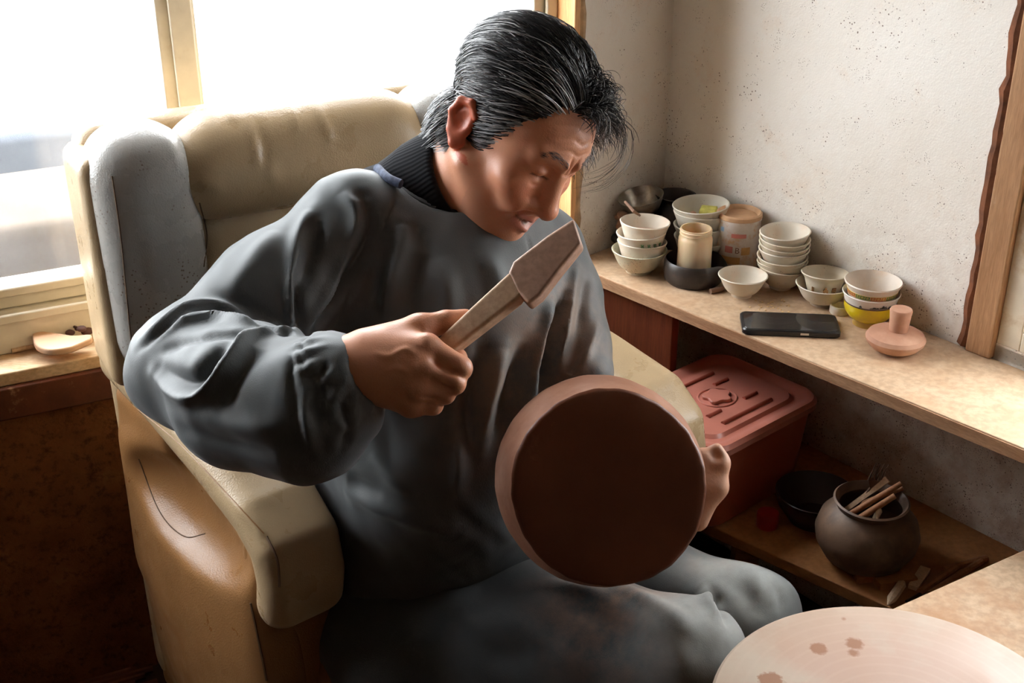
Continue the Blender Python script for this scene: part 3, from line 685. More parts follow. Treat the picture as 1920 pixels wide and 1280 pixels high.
# tall stack of seven
b = on(1464, 538, .048); g = 'bowls of the tall seven-bowl stack'
nm = ['bottom bowl, widest seen side, of the tall seven-bowl stack', 'second bowl from the bottom of the tall stack', 'third bowl from the bottom of the tall stack', 'fourth, middle bowl of the tall seven-bowl stack', 'fifth bowl from the bottom of the tall stack', 'second bowl from the top of the tall stack', 'topmost open white bowl of the tall stack']
for k, dz in enumerate((0, .010, .0215, .033, .044, .054, .0645)):
    bowl(b + V(.0015 * math.sin(k * 2.3), .0015 * math.cos(k * 1.7), dz), .0412 - .0004 * (k == 6), .039, CERW if k in (6, 3) else CER, nm[k], 'bowl', g, (.05 * math.sin(k * 1.9 + .4), .05 * math.cos(k * 2.6)), foot=.46, curve=.58, flare=.1)
bowl(on(1390, 553, .05), .0395, .037, CERW, 'single small cream bowl in front of the tin can', foot=.45, curve=.6, flare=.12)
b = on(1543, 567, .045); bowl(b, .0435, .036, CERW, 'cream bowl with a brown-printed cup inside it', foot=.45, curve=.55, flare=.1)
cp = bowl(b + V(.001, .001, .012), .0350, .042, CER, 'small cup printed with brown figures standing in a bowl', 'cup', None, (-.06, .05), 'cup', foot=.66, curve=.9, flare=.25)
mb = MB(); cc = np.array(cp.location); dv = CAM - cc; a0 = math.atan2(dv[1], dv[0])
def figure(u, parts, zc, rad):
    for du, dz, w, h in parts:
        th = a0 + (u + du) / rad; d = V(math.cos(th), math.sin(th), 0); s_ = V(-d[1], d[0], 0); mb.box(cc + d * (rad + (dz * .16)) + ZU * (zc + dz), s_ * w, d * .0008, ZU * h + d * h * .12)
figure(.004, [(0, 0, .0042, .0020), (0, .004, .0016, .0022), (-.002, -.004, .0014, .0022), (.003, -.004, .0014, .002), (0, .0022, .003, .0006)], .022, .0302)
figure(.018, [(0, 0, .0038, .0016), (0, .004, .0034, .0013), (0, -.0045, .0036, .0014), (.0015, 0, .0010, .005)], .022, .0302)
figure(-.018, [(0, 0, .0020, .0008), (0, .003, .0020, .0007), (0, -.003, .0022, .0007), (-.001, 0, .0006, .004), (.0015, -.001, .0006, .004)], .022, .0302)
reparent(mb.build('printed_figures', mat_basic('brown_figure_print', (.30, .15, .05), .5, .2), None, False), cp)
p = on(1573, 586, .03); mb = MB(); mb.lathe([(0, 0), (.0145, 0), (.0158, .002), (.0158, .0125), (.0150, .014), (.0128, .014), (.0122, .012), (.0122, .003), (0, .003)], 40, p); tag(mb.build('ring_cap', CERW, loc=p), 'little open white cap lying before the yellow bowl', 'cap')
# yellow bowl and the key-pattern bowl nested in it
y0 = on(1644, 598, .049)
YEL = mat_basic('bright_yellow_glaze', (.74, .56, .015), .22, .12, 20, .05, dirt=(.45, .30, .05), ds=16, dt=(.6, .8)); WGL = mat_speckle('white_glaze', (.80, .74, .68), dens=.06, wa=(.6, .85))
YB = empty('yellow_bowl', y0, 'bright yellow footed bowl with a white painted rim', 'bowl')
mb = MB(); mb.lathe([(0, .010), (.026, .010), (.036, .016), (.0435, .026), (.0465, .036), (.0468, .046), (.045, .046), (.043, .03), (.02, .014), (0, .013)], 56, y0); mb.build('body', YEL, YB)
mb = MB(); mb.lathe([(.024, 0), (.0275, 0), (.0265, .011), (.020, .012), (.024, 0)], 48, y0); mb.build('foot_ring', mat_basic('amber_glaze', (.42, .26, .05), .3), YB)
mb = MB(); mb.lathe([(.0462, .0455), (.0468, .0475), (.0495, .058), (.0525, .064), (.0515, .0655), (.0475, .058), (.0450, .046), (.0462, .0455)], 56, y0); rimo = mb.build('painted_rim', WGL, YB)
mb = MB(); mb.lathe([(.0466, .0452), (.0474, .0458), (.0476, .0476), (.0467, .0480)], 56, y0); mb.build('brown_line', mat_basic('brown_line', (.10, .045, .02), .35), YB)
mb = MB(); dv = CAM - y0; a0 = math.atan2(dv[1], dv[0])
def hill(u, w, hh, n=9):
    v = []
    for i in range(n):
        x = -w + 2 * w * i / (n - 1); th = a0 + (u + x) / .049; t = hh * max(0.08, (1 - (x / w) ** 2)) * (.75 + .25 * math.sin(i * 2.3))
        for z in (.0492, .0492 + t): r = .0474 + (z - .0475) * .255 + .0006; v.append(y0 + V(r * math.cos(th), r * math.sin(th), z))
    mb.add(v, [(2 * i, 2 * i + 2, 2 * i + 3, 2 * i + 1) for i in range(n - 1)])
hill(.010, .010, .0055); hill(.026, .0085, .009); hill(-.016, .003, .006); hill(.040, .005, .006)
o = mb.build('painted_hills', mat_basic('dark_ink_print', (.03, .035, .03), .35), None, False); o.parent = rimo; o.location = -np.array(y0)
k0 = y0 + V(.001, 0, .0225)
KB = empty('key_pattern_bowl', k0, 'white bowl with a green and red key border, nested in the yellow bowl', 'bowl')
kp = [(0, .004), (.022, 0), (.026, .004), (.038, .018), (.0445, .034), (.0475, .050), (.0535, .060), (.052, .062), (.046, .052), (.040, .034), (.03, .015), (0, .008)]
mb = MB(); mb.lathe(kp, 64, k0); mb.build('body', mat_speckle('warm_white_glaze', (.80, .70, .60), dens=.05, wa=(.5, .75), warm=(.72, .50, .32)), KB)
def kr(z): return .0445 + (z - .034) * (.0475 - .0445) / .016
band = MB(); band.lathe([(kr(.0385) + .0002, .0385), (kr(.0385) + .0007, .0387), (kr(.0475) + .0007, .0473), (kr(.0475) + .0002, .0475)], 64, k0); bo = band.build('yellow_band', mat_basic('yellow_band', (.62, .46, .12), .4, .1), KB)
N = 30; mbs = {0: MB(), 1: MB()}; cell = [(0, 0, 1, 0), (0, 0, 0, 3), (0, 3, 3, 3), (3, 3, 3, 1), (3, 1, 2, 1), (2, 1, 2, 2), (3.4, 0, 4, 0), (3.4, 0, 3.4, 3)]
for i in range(N):
    m = mbs[(i // 3) % 2]
    for x0, z0, x1, z1 in [(0, 0, 3.2, 0), (0, 0, 0, 3), (0, 3, 2.3, 3), (2.3, 3, 2.3, 1.3), (2.3, 1.3, 1.2, 1.3)]:
        v = []; lw = .32
        xa, xb = min(x0, x1) - lw, max(x0, x1) + lw; za, zb = min(z0, z1) - lw, max(z0, z1) + lw
        for x, z in ((xa, za), (xb, za), (xb, zb), (xa, zb)):
            th = (i + (x + .4) / 3.6) / N * 2 * math.pi; zz = .0400 + z * .0020; r = kr(zz) + .0010; v.append(k0 + V(r * math.cos(th), r * math.sin(th), zz))
        m.add(v, [(0, 1, 2, 3)])
for i, nmk, c in ((0, 'green_key_border', (.05, .15, .05)), (1, 'red_key_border', (.48, .06, .03))):
    o = mbs[i].build(nmk, mat_basic(nmk, c, .4, .1), None, False); o['kind'] = 'stuff'; o.parent = bo; o.location = -np.array(k0)
YB.scale = (.87, .87, .87); KB.scale = (.85, .85, .85)
# clay stamp with a knob
p = on(1676, 655, .057); STM = empty('clay_anvil', p, 'round red clay anvil with a stubby knob handle', 'tool')
mb = MB(); mb.lathe([(0, 0), (.022, .001), (.036, .006), (.0440, .015), (.0455, .021), (.042, .027), (.030, .031), (.014, .033), (0, .033)], 56, p); mb.build('disc', CLAYR, STM)
mb = MB(); mb.lathe([(.0145, .030), (.0145, .036), (.0160, .058), (.0170, .066), (.0160, .0685), (0, .069)], 40, p + V(.003, .001, 0)); mb.build('knob', CLAYR, STM)
# phone
pc = [onz(1391, 600, .62), onz(1563, 602, .62), onz(1574, 633, .62), onz(1392, 621, .62)]
pc_c = sum(pc) / 4; ux = nrm((pc[1] + pc[2]) / 2 - (pc[0] + pc[3]) / 2); uy = V(-ux[1], ux[0], 0); PHL, PHW = .077, .036
PH = empty('phone', V(pc_c[0], pc_c[1], LZ), 'black glossy phone lying flat on the ledge', 'phone')
def rr(hx, hy, r, z, n=6):
    o = []
    for cx, cy, a in ((hx - r, hy - r, 0), (-hx + r, hy - r, 1), (-hx + r, -hy + r, 2), (hx - r, -hy + r, 3)):
        for i in range(n + 1): th = (a + i / n) * math.pi / 2; o.append(np.array(PH.location) + ux * (cx + r * math.cos(th)) + uy * (cy + r * math.sin(th)) + ZU * z)
    return o
def stackloft(rings):
    mb = MB(); n = len(rings[0]); v = [x for r in rings for x in r]
    mb.add(v, [tuple(range(n))[::-1], tuple((len(rings) - 1) * n + i for i in range(n))] + [(k * n + i, k * n + (i + 1) % n, (k + 1) * n + (i + 1) % n, (k + 1) * n + i) for k in range(len(rings) - 1) for i in range(n)]); return mb
BLK = mat_basic('black_phone_shell', (.010, .010, .011), .28, .1, spec=.5, bump=0); SCR = mat_basic('black_glass_screen', (.012, .012, .014), .06, .05, bump=0, spec=.6)
stackloft([rr(PHL - .002, PHW - .002, .009, 0), rr(PHL, PHW, .010, .002), rr(PHL, PHW, .010, .0085), rr(PHL - .002, PHW - .002, .009, .0105)]).build('case', BLK, PH, auto=30)
stackloft([rr(PHL - .004, PHW - .004, .008, .0103), rr(PHL - .0045, PHW - .0045, .008, .0110)]).build('screen', SCR, PH, auto=30)
mb = MB(); mb.box(np.array(PH.location) + ux * .020 - uy * PHW + ZU * .006, ux * .0065, uy * .0006, ZU * .0016); mb.build('silver_key', mat_basic('silver', (.6, .58, .55), .3, metal=.9), PH, False)
# crumbs, a stub of stick
mb = MB(); a, b_ = onz(1332, 546, LZ + .005), onz(1356, 541, LZ + .005); mb.tube([a, (a + b_) / 2, b_], [.0045, .005, .004], 9); tag(mb.build('stick_stub', CLAYB, loc=(a + b_) / 2 - V(0, 0, .005)), 'short brown stub lying between black dish and small bowl', 'stick')
mb = MB()
for k in range(46):
    c = onz(1446 + rng.normal(0, 22), 577 + rng.normal(0, 9), LZ) ; s_ = .0008 + .0016 * rng.random()
    mb.lathe([(0, -.2 * s_), (s_, .1 * s_), (s_ * .7, s_ * .8), (0, s_)], 6, c, nrm(V(rng.normal() * .3, rng.normal() * .3, 1)))
tag(mb.build('crumbs', mat_basic('ochre_crumbs', (.72, .50, .26), .9), loc=onz(1446, 577, LZ)), 'scatter of ochre crumbs on the ledge behind the phone', 'crumbs', kind='stuff')

# ================================================================== on the lower shelf
BINM = mat_basic('terracotta_plastic', (.42, .10, .055), .35, .12, 12, .05, 200, dirt=(.52, .20, .14), ds=14, dt=(.6, .85)); BINL = mat_basic('pinkish_lid_plastic', (.52, .19, .14), .30, .12, 14, .06, 200)
bw = nrm(V(.203, .18, 0)); bd = V(-bw[1], bw[0], 0)
BX = V(.3, 1.672, 0) + bw * .158 + bd * .118; BZ = .32
BIN = empty('storage_bin', BX + ZU * BZ, 'terracotta plastic storage bin with an embossed lid', 'bin')
def rrect(c, hx, hy, r, z, n=7):
    o = []
    for cx, cy, a in ((hx - r, hy - r, 0), (-hx + r, hy - r, 1), (-hx + r, -hy + r, 2), (hx - r, -hy + r, 3)):
        for i in range(n + 1): th = (a + i / n) * math.pi / 2; o.append(c + bw * (cx + r * math.cos(th)) + bd * (cy + r * math.sin(th)) + ZU * z)
    return o
stackloft([rrect(BX, .112, .092, .03, BZ), rrect(BX, .118, .098, .032, BZ + .006), rrect(BX, .134, .108, .036, .465), rrect(BX, .137, .110, .036, .466), rrect(BX, .137, .110, .036, .474)]).build('tub', BINM, BIN, auto=35)
stackloft([rrect(BX, .139, .112, .04, .466), rrect(BX, .144, .117, .042, .470), rrect(BX, .144, .117, .042, .480), rrect(BX, .139, .112, .04, .487), rrect(BX, .130, .103, .036, .487), rrect(BX, .122, .095, .034, .481), rrect(BX, .112, .085, .030, .481), rrect(BX, .107, .080, .028, .486), rrect(BX, .02, .015, .01, .487)]).build('lid', BINL, BIN, auto=35)
lid = bpy.data.objects['lid.001'] if bpy.data.objects.get('lid.001') else bpy.data.objects['lid']
RIBM = mat_basic('dark_lid_grooves', (.36, .09, .06), .35, .1)
for x, y0_, y1 in ((-.078, -.060, .062), (-.040, .030, .062), (-.040, -.062, -.030), (.040, .030, .064), (.040, -.064, -.030), (.078, -.062, .062)):
    c = BX + bd * x * .8 + bw * (y0_ + y1) / 2 + ZU * .4866
    mb = MB(); mb.tube([c - bw * (y1 - y0_) / 2, c + bw * (y1 - y0_) / 2], .0042, 10); o = mb.build('raised_rib', RIBM, lid, auto=40)
mb = MB(); mc = BX + ZU * .4868
for k in range(40): pass
mb.tube([mc + bw * .034 * math.cos(t) + bd * .030 * math.sin(t) for t in np.linspace(0, 2 * math.pi, 40)], .0022, 8); mb.build('oval_ring', BINL, lid)
def lobed(t): return 1 + .16 * math.cos(5 * t + .5)
mb = MB(); mb.prism([mc + (bw * .024 * math.cos(t) + bd * .021 * math.sin(t)) * lobed(t) - ZU * .001 for t in np.linspace(0, 2 * math.pi, 40, endpoint=False)], ZU * .0065); mb.build('raised_medallion', BINL, lid, bevel=.002)
# jar with tools
JM = mat_basic('brown_earthenware', (.20, .12, .075), .55, .4, 14, .25, 110, dirt=(.06, .04, .03), ds=9, dt=(.45, .65))
jp = onz(1618, 1050, .32); JR = empty('earthen_jar', jp, 'round brown earthenware jar full of old tools', 'jar')
mb = MB(); mb.lathe([(0, .0), (.045, 0), (.062, .014), (.076, .038), (.079, .056), (.073, .078), (.058, .094), (.051, .100), (.053, .107), (.057, .111), (.054, .113), (.049, .108), (.047, .100), (.060, .085), (.070, .056), (.05, .015), (0, .01)], 64, jp); mb.build('body', JM, JR)
STK = mat_wood('reddish_stick', (.30, .12, .05), (.46, .22, .11), .6, (1, 1, 1), 30); STK2 = mat_wood('pale_stick', (.55, .38, .24), (.70, .52, .36), .6, (1, 1, 1), 30)
jt = pj_t = float(np.dot(jp + ZU * .11 - CAM, FW))
def stick(px0, px1, t0, t1, r, mat, label, name='stick', cat='stick', seg=9, r1=None, low=.0):
    a, b_ = P(*px0, t0), P(*px1, t1); mb = MB(); mb.tube([a, (a * .5 + b_ * .5), b_], [r, r * 1.05, r1 or r * .9], seg); return tag(mb.build(name, mat, loc=a), label, cat)
stick((1575, 975), (1690, 906), jt + .01, jt - .01, .0045, STK, 'long reddish round stick in the tool jar, reaching furthest right')
stick((1590, 985), (1678, 929), jt - .012, jt - .02, .0048, STK, 'shorter reddish stick nearest the front rim of the tool jar')
stick((1580, 960), (1664, 898), jt + .03, jt + .01, .0050, STK2, 'pale flat wooden scraper standing in the tool jar', 'scraper', 'tool', 4, .007)
stick((1600, 950), (1693, 915), jt + .04, jt + .015, .0040, STK, 'dark reddish stick at the back of the tool jar')
a, b_ = P(1643, 972, jt - .025), P(1648, 958, jt - .02); mb = MB(); mb.tube([a - V(0, 0, .006), b_, b_ + V(0, .01, -.02)], [.0005, .005, .005], 6); tag(mb.build('bamboo_chip', STK2, loc=a), 'pale pointed bamboo chip hanging over the jar rim', 'chip')
FK = NT('dark_fork_metal'); FK.col((.12, .07, .05)); FK.p(rough=.4, metal=.8); FK = FK.m
fa, fb, fc = P(1596, 958, jt + .03), P(1633, 914, jt + .015), P(1644, 900, jt + .012); FORK = empty('fork', fa, 'old dark metal fork standing tines up in the tool jar', 'fork')
mb = MB(); mb.tube([fa, (fa + fb) / 2, fb], [.0035, .0032, .0022], 8); mb.build('handle', FK, FORK)
dirf = nrm(P(1655, 868, jt + .002) - fb); sx = nrm(P(1660, 905, jt + .01) - P(1634, 902, jt + .01))
mb = MB(); mb.prism([fb - sx * .002, fb + sx * .002, fb + dirf * .014 + sx * .0105, fb + dirf * .014 - sx * .0105], nrm(np.cross(sx, dirf)) * .0016); mb.build('head', FK, FORK)
for k in range(4):
    o0 = fb + dirf * .012 + sx * (-.0090 + .006 * k); mb = MB(); mb.tube([o0, o0 + dirf * .016, o0 + dirf * .030], [.0017, .0015, .0008], 6); mb.build('tine', FK, FORK)
# basin and red pot in the shade behind
bp_ = onz(1525, 972, .32); bp_ = bp_ - NR * max(0, np.dot(bp_ - CW, NR) + .075); mb = MB(); mb.lathe([(0, 0), (.040, 0), (.060, .03), (.066, .052), (.064, .053), (.056, .03), (.038, .006), (0, .006)], 48, bp_); tag(mb.build('basin', mat_basic('dark_enamel', (.035, .02, .016), .35), loc=bp_), 'dark shallow basin in the shade behind the tool jar', 'basin')
rp = onz(1438, 985, .32); mb = MB(); mb.lathe([(0, 0), (.017, 0), (.018, .003), (.018, .024), (.0165, .026), (0, .027)], 32, rp); tag(mb.build('red_cap', mat_basic('red_plastic', (.42, .03, .02), .35), loc=rp), 'small red plastic cap in the shade by the bin', 'cap')
# tools lying on the shelf in front of the jar
def lay(px0, px1, r, mat, label, name, cat='tool', seg=8, r0=None, r1=None, z=0, flat=None):
    a, b_ = onz(*px0, .32 + r + z), onz(*px1, .32 + r + z); mb = MB()
    if flat:
        d = nrm(b_ - a); s_ = V(-d[1], d[0], 0); mb.box((a + b_) / 2, (b_ - a) / 2, s_ * flat, ZU * r); o = mb.build(name, mat, loc=(a + b_) / 2 - ZU * r, smooth=False, bevel=.001)
    else:
        n = 7; mb.tube([a + (b_ - a) * i / n for i in range(n + 1)], [(r0 or r) + ((r if i < n else (r1 or r)) - (r0 or r)) * min(1, i / 2) for i in range(n + 1)], seg); o = mb.build(name, mat, loc=a - ZU * r)
    return tag(o, label, cat)
lay((1604, 1083), (1690, 1075), .006, STK, 'narrow dark red slat lying below the tool jar', 'slat', flat=.008)
lay((1642, 1092), (1712, 1080), .006, STK2 if 0 else LOWW, 'short brown wooden block lying beside the pointed rib', 'wood_block', flat=.013, z=.0)
lay((1664, 1134), (1694, 1090), .0075, STK2, 'pale pointed wooden rib lying at the shelf front', 'pointed_rib', r0=.001, r1=.003)
lay((1712, 1102), (1735, 1066), .004, STK2, 'pale rounded spatula among the red sticks', 'spatula', flat=.008)
lay((1724, 1110), (1792, 1063), .0055, STK, 'reddish round stick lying right of the pale spatula', 'wooden_stick', 'stick')
lay((1742, 1114), (1840, 1052), .0055, STK, 'long reddish stick lying nearest the table edge', 'wooden_stick', 'stick')
lay((1770, 1068), (1850, 1046), .0055, STK, 'reddish stick lying against the wall at the tool pile end', 'wooden_stick', 'stick')
lay((1700, 1128), (1735, 1108), .003, FK, 'thin dark metal tool beside the pale spatula', 'metal_tool')
# ================================================================== on the left sill and floor
pts = [(62, 637), (68, 657), (92, 667), (130, 663), (152, 655), (173, 645), (170, 638), (140, 640), (112, 636), (78, 632)]
mb = MB(); mb.prism([onz(x, y, SILL + .016) for x, y in spline([(*p_, 0) for p_ in pts + pts[:1]], 4)[:-1, :2]], V(0, 0, .011)); tag(mb.build('clay_slab', mat_basic('pale_dry_clay', (.66, .42, .27), .8, .15, 12, .2), loc=onz(120, 652, SILL + .016), bevel=.003), 'flat pale clay slab with wavy outline on the left sill', 'clay')
lump('dark_rag', onz(155, 634, SILL) + V(0, .0, .016), .016, mat_basic('dark_purple_rag', (.11, .055, .05), .85, .3, 30, .3), 'crumpled dark rag lying behind the pale clay slab', 'rag', 11, .0022, .8, 9, .6)
mb = MB(); a, b_ = onz(22, 658, SILL + .005), onz(64, 648, SILL + .005); mb.tube([a, b_], .0042, 8); tag(mb.build('thin_stick', STK2, loc=a - V(0, 0, .005)), 'thin orange-brown stick on the sill left of the slab', 'stick')
mat_r = mat_basic('red_brown_reed', (.16, .05, .025), .6, .3, 20, .2); f0 = onz(150, 1262, .012)
MT = empty('reed_mat', V(f0[0], f0[1], 0), 'red-brown reed mat lying on the dark floor at left', 'mat')
for k in range(22):
    c = f0 + M_ * (-.16 + .0125 * k) + V(0, 0, -.006); L_ = .19 + .03 * math.sin(k * 1.7)
    mb = MB(); mb.tube([c - E_ * .45, c + E_ * (.10 + .02 * math.sin(k * 2.1))], .0058, 6); mb.build('reed', mat_r, MT)
# ================================================================== the man
def _skin():
    t = NT('tanned_skin'); k = t.mix(t.ramp(t.noise(40, 5, .6), [(.35, 0.), (.75, .30)]), t.attr('tint'), (.46, .17, .09)); t.col(k)
    t.p(rough=t.ramp(t.noise(60, 4), [(.3, .36), (.7, .5)]), spec=.45, sss=.06); t.b.inputs['Subsurface Radius'].default_value = (.008, .003, .0015)
    t.bump(t.math('ADD', t.vor(520), t.math('MULTIPLY', t.noise(160, 4), .8)), .16, .0008); return t.m
SKIN = _skin()
SMOCK = mat_cloth('dark_grey_nylon', (.076, .085, .088), clay=(.30, .19, .13), rough=.56, sheen=.12)
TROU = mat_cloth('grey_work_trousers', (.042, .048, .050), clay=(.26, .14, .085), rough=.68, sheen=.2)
KNIT = NT('dark_ribbed_knit'); KNIT.col((.007, .007, .009)); KNIT.p(rough=.95, sheen=.08, spec=.2); KNIT = KNIT.m
HC = V(-.0077, 1.5104, 1.0449)
HR = np.array([[-.6526541, .60233666, .4596011], [-.72073234, -.6806351, -.13145627], [.23363971, -.41704486, .8783428]])   # columns: his right, forward, up
def _rot(ax, an): return np.array(Matrix.Rotation(an, 3, Vector(ax)))
HR = _rot(-FW, math.radians(-8)) @ _rot(HR[:, 2], math.radians(5)) @ HR
HS = .90; _c = V(0, .09, -.108); _t = float(np.dot(HC + HR @ _c - CAM, FW)); HC = P(950, 452, _t) - HR @ _c * HS
def hw(*q): return HC + HR @ np.array(q, float) * HS
NB = P(792, 392, 1.66)                                  # base of the neck
def head(p):
    q = (p - HC.astype(np.float32)) @ HR.astype(np.float32) / np.float32(HS)
    sx = np.abs(q[:, 0]); m = np.stack([sx, q[:, 1], q[:, 2]], -1)     # mirrored for paired features
    d = ell(q, (0, -.014, .045), (.077, .098, .087))
    d = smin(d, ell(q, (0, .036, .030), (.062, .055, .062)), .04)      # forehead
    d = smin(d, ell(q, (0, .030, -.045), (.056, .058, .070)), .035)    # face block
    d = smin(d, rc(m, (.058, .000, -.050), (.024, .066, -.096), .017, .017), .03)   # jaw
    d = smin(d, ell(q, (0, .084, -.099), (.022, .017, .018)), .018)    # chin
    d = smin(d, ell(m, (.044, .062, -.016), (.024, .023, .020)), .022)  # cheekbones
    d = smin(d, rc(m, (.047, .072, .040), (.014, .088, .036), .0085, .009), .014)   # brow ridge
    d = smax(d, -ell(m, (.033, .098, .015), (.019, .017, .0135)), .012)  # sockets
    d = smin(d, ell(m, (.0325, .0740, .015), (.0165, .0135, .0125)), .005)  # lidded eyeball
    d = smin(d, rc(q, (0, .085, .024), (0, .107, -.028), .0090, .0145), .014)  # nose
    d = smin(d, ell(q, (0, .110, -.030), (.0150, .0125, .0120)), .008)
    d = smin(d, ell(m, (.0170, .096, -.035), (.0095, .0120, .0095)), .006)
    d = smax(d, -ell(m, (.0080, .106, -.0440), (.0048, .006, .004)), .003)
    d = smin(d, ell(q, (0, .080, -.060), (.030, .018, .024)), .02)     # mouth block
    d = smin(d, ell(m, (.030, .074, -.040), (.020, .018, .020)), .016)  # smiling cheek
    d = smin(d, rc(m, (.0, .0985, -.0575), (.031, .0825, -.0505), .0052, .0030), .004)  # upper lip
    d = smin(d, rc(m, (.0, .0965, -.0760), (.027, .0820, -.0610), .0080, .0036), .004)  # lower lip
    d = smax(d, -rc(m, (0, .1010, -.0662), (.0315, .0820, -.0550), .0046, .0016), .002)  # parted mouth
    # ears
    m = m + np.array((0, .016, .004), np.float32); e = ell(m, (.079, -.012, .002), (.011, .018, .030), None)
    rim = None
    ep = [(.086, .004, .022), (.089, -.012, .033), (.091, -.028, .024), (.089, -.031, .004), (.084, -.020, -.018), (.080, -.005, -.029), (.077, .002, -.022)]
    rim = chain(m, ep, [.0045, .005, .005, .005, .0052, .0075, .006], .004)
    e = smax(e, -ell(m, (.0915, -.008, .004), (.008, .0115, .0165)), .004)
    d = smin(d, smin(e, rim, .006), .005); m = m - np.array((0, .016, .004), np.float32)
    d = smin(d, ell(q, (0, .018, -.095), (.046, .052, .034)), .03)     # soft underside of the jaw
    # neck with its two tendons
    nbl = (NB - HC) @ HR / HS
    d = smin(d, rc(q, (0, -.022, -.055), nbl, .056, .062), .03)
    d = smin(d, rc(m, (.050, -.025, -.040), (.02, .01, -.14), .012, .011), .022)
    return d * HS
corners = np.array([hw(a, b, c) for a in (-.11, .11) for b in (-.135, .135) for c in (-.16, .15)])
hv, hf = mesh_sdf(head, corners.min(0) - .01, corners.max(0) + .01, .0021); hv = relax(hv, hf, 1, .4)
hl = (hv - HC) @ HR / HS; nn = normals(hv, hf); disp = np.zeros(len(hv))
def crease(pts, amp, w, both=False):
    for sgn in ((1, -1) if both else (1,)):
        l = spline([V(x * sgn, 0, z) for x, z in pts], 6); q = hl.copy(); q[:, 1] = 0
        d, tp = poly_dist(q, l); g = (hl[:, 1] > .02); disp[g] += (amp * tp * np.exp(-(d / w) ** 2))[g]
for z in (.058, .073, .087): crease([(-.046, z - .006), (-.02, z), (.0, z - .003), (.02, z + .001), (.046, z - .007)], -.0011, .0024)
crease([(.004, .026), (.005, .038), (.009, .052)], -.0030, .0028, True); crease([(.010, .034), (.015, .044)], .0018, .004, True); crease([(-.012, .027), (0, .024), (.012, .027)], -.0016, .0022)
crease([(.018, -.034), (.028, -.046), (.036, -.058), (.039, -.074)], -.0046, .0040, True); crease([(.028, -.026), (.038, -.040), (.045, -.056)], .0032, .0075, True)
crease([(.040, -.034), (.050, -.050), (.050, -.070)], -.0016, .004, True)
for dz in (.0, .006, -.006): crease([(.049, .013 + dz * .3), (.060, .011 + dz * 1.6)], -.0010, .0016, True)
crease([(.016, .013), (.024, .0085), (.034, .007), (.047, .010)], -.0030, .0015, True); crease([(.018, .0175), (.030, .0165), (.044, .0165)], .0012, .0030, True)       # the closed lid line
crease([(.017, .007), (.028, -.004), (.042, -.003)], -.0018, .0024, True); crease([(.020, .002), (.030, .000), (.042, .002)], .0014, .0035, True); crease([(.018, .024), (.030, .027), (.046, .023)], -.0018, .0018, True)
crease([(-.012, -.083), (0, -.081), (.012, -.083)], -.0018, .003)
hv = hv + nn * disp[:, None]
def headtint(l):
    c = np.tile(V(.62, .285, .165), (len(l), 1)); x, y, z = np.abs(l[:, 0]), l[:, 1], l[:, 2]
    def blend(w, col):
        nonlocal c; w = np.clip(w, 0, 1)[:, None]; c = c * (1 - w) + w * V(*col)
    g = lambda d, s: np.exp(-(d / s) ** 2)
    blend(.7 * g(np.hypot(x - .044, z + .018), .022) * (y > .03), (.60, .22, .13)); blend(.6 * g(np.hypot(x, z + .032), .016) * (y > .09), (.60, .22, .14))
    lip = (y > .078) * (g(z + .0575 - x * .22, .0042) + g(z + .0765 - x * .5, .0075)) * (x < .030); blend(lip, (.62, .24, .20))
    blend((y > .07) * g(z + .0664 - x * .36, .0030) * (x < .030) * .9, (.10, .03, .02))
    blend(.9 * (y > .06) * g(z - .0080 - np.maximum(0, x - .034) * .15, .0015) * (x > .017) * (x < .047), (.04, .02, .015))
    blend((x > .073) * (y < .012) * (np.abs(z) < .045) * 1., (.55, .13, .065))
    blend(.35 * (y > .03) * g(z + .085, .03) * (np.abs(z + .05) < .08), (.40, .20, .13))
    return c
tint_h = headtint(hl)
# ---- right hand closed round the paddle handle
WR = P(640, 692, 1.350)
MCP = [P(800, 650, 1.337), P(792, 690, 1.328), P(784, 728, 1.330), P(770, 760, 1.340)]
PIP = [P(862, 690, 1.334), P(852, 718, 1.330), P(834, 738, 1.334), P(812, 759, 1.342)]
DIP = [P(856, 672, 1.372), P(848, 706, 1.374), P(830, 732, 1.374), P(808, 752, 1.376)]
TIP = [P(834, 664, 1.386), P(824, 698, 1.388), P(808, 724, 1.386), P(790, 745, 1.384)]
FR = [(.0150, .0130, .0112, .0095), (.0145, .0118, .0108, .0092), (.0135, .0108, .0100, .0088), (.0125, .0102, .0090, .0080)]
TH = [P(690, 655, 1.352), P(786, 616, 1.366), P(836, 603, 1.376), P(872, 595, 1.384)]
def rhand(p):
    d = rc(p, P(560, 705, 1.375), WR, .036, .029)
    d = smin(d, rc(p, WR, P(700, 692, 1.345), .029, .029), .02)
    d = smin(d, ell(p, P(742, 694, 1.350), (.040, .026, .036)), .02)
    for i in range(4): d = smin(d, rc(p, P(690, 675 + 12 * i, 1.345), MCP[i], .018, FR[i][0] * .98), .016)
    d = smin(d, rc(p, TH[0], TH[1], .022, .0155), .018); d = smin(d, rc(p, P(745, 660, 1.362), P(800, 668, 1.352), .018, .014), .016)
    for i in range(4):
        g = rc(p, MCP[i], PIP[i], FR[i][0] * .9, FR[i][1]); g = smin(g, rc(p, PIP[i], DIP[i], FR[i][1], FR[i][2]), .004); g = smin(g, rc(p, DIP[i], TIP[i], FR[i][2], FR[i][3]), .004)
        g = smin(g, ell(p, MCP[i] - .003 * nrm(ray(790, 700)), (.013, .011, .012)), .008)
        d = smin(d, g, .0028)
    g = smin(rc(p, TH[1], TH[2], .0150, .0122), rc(p, TH[2], TH[3], .0122, .0095), .004); d = smin(d, g, .008)
    return d
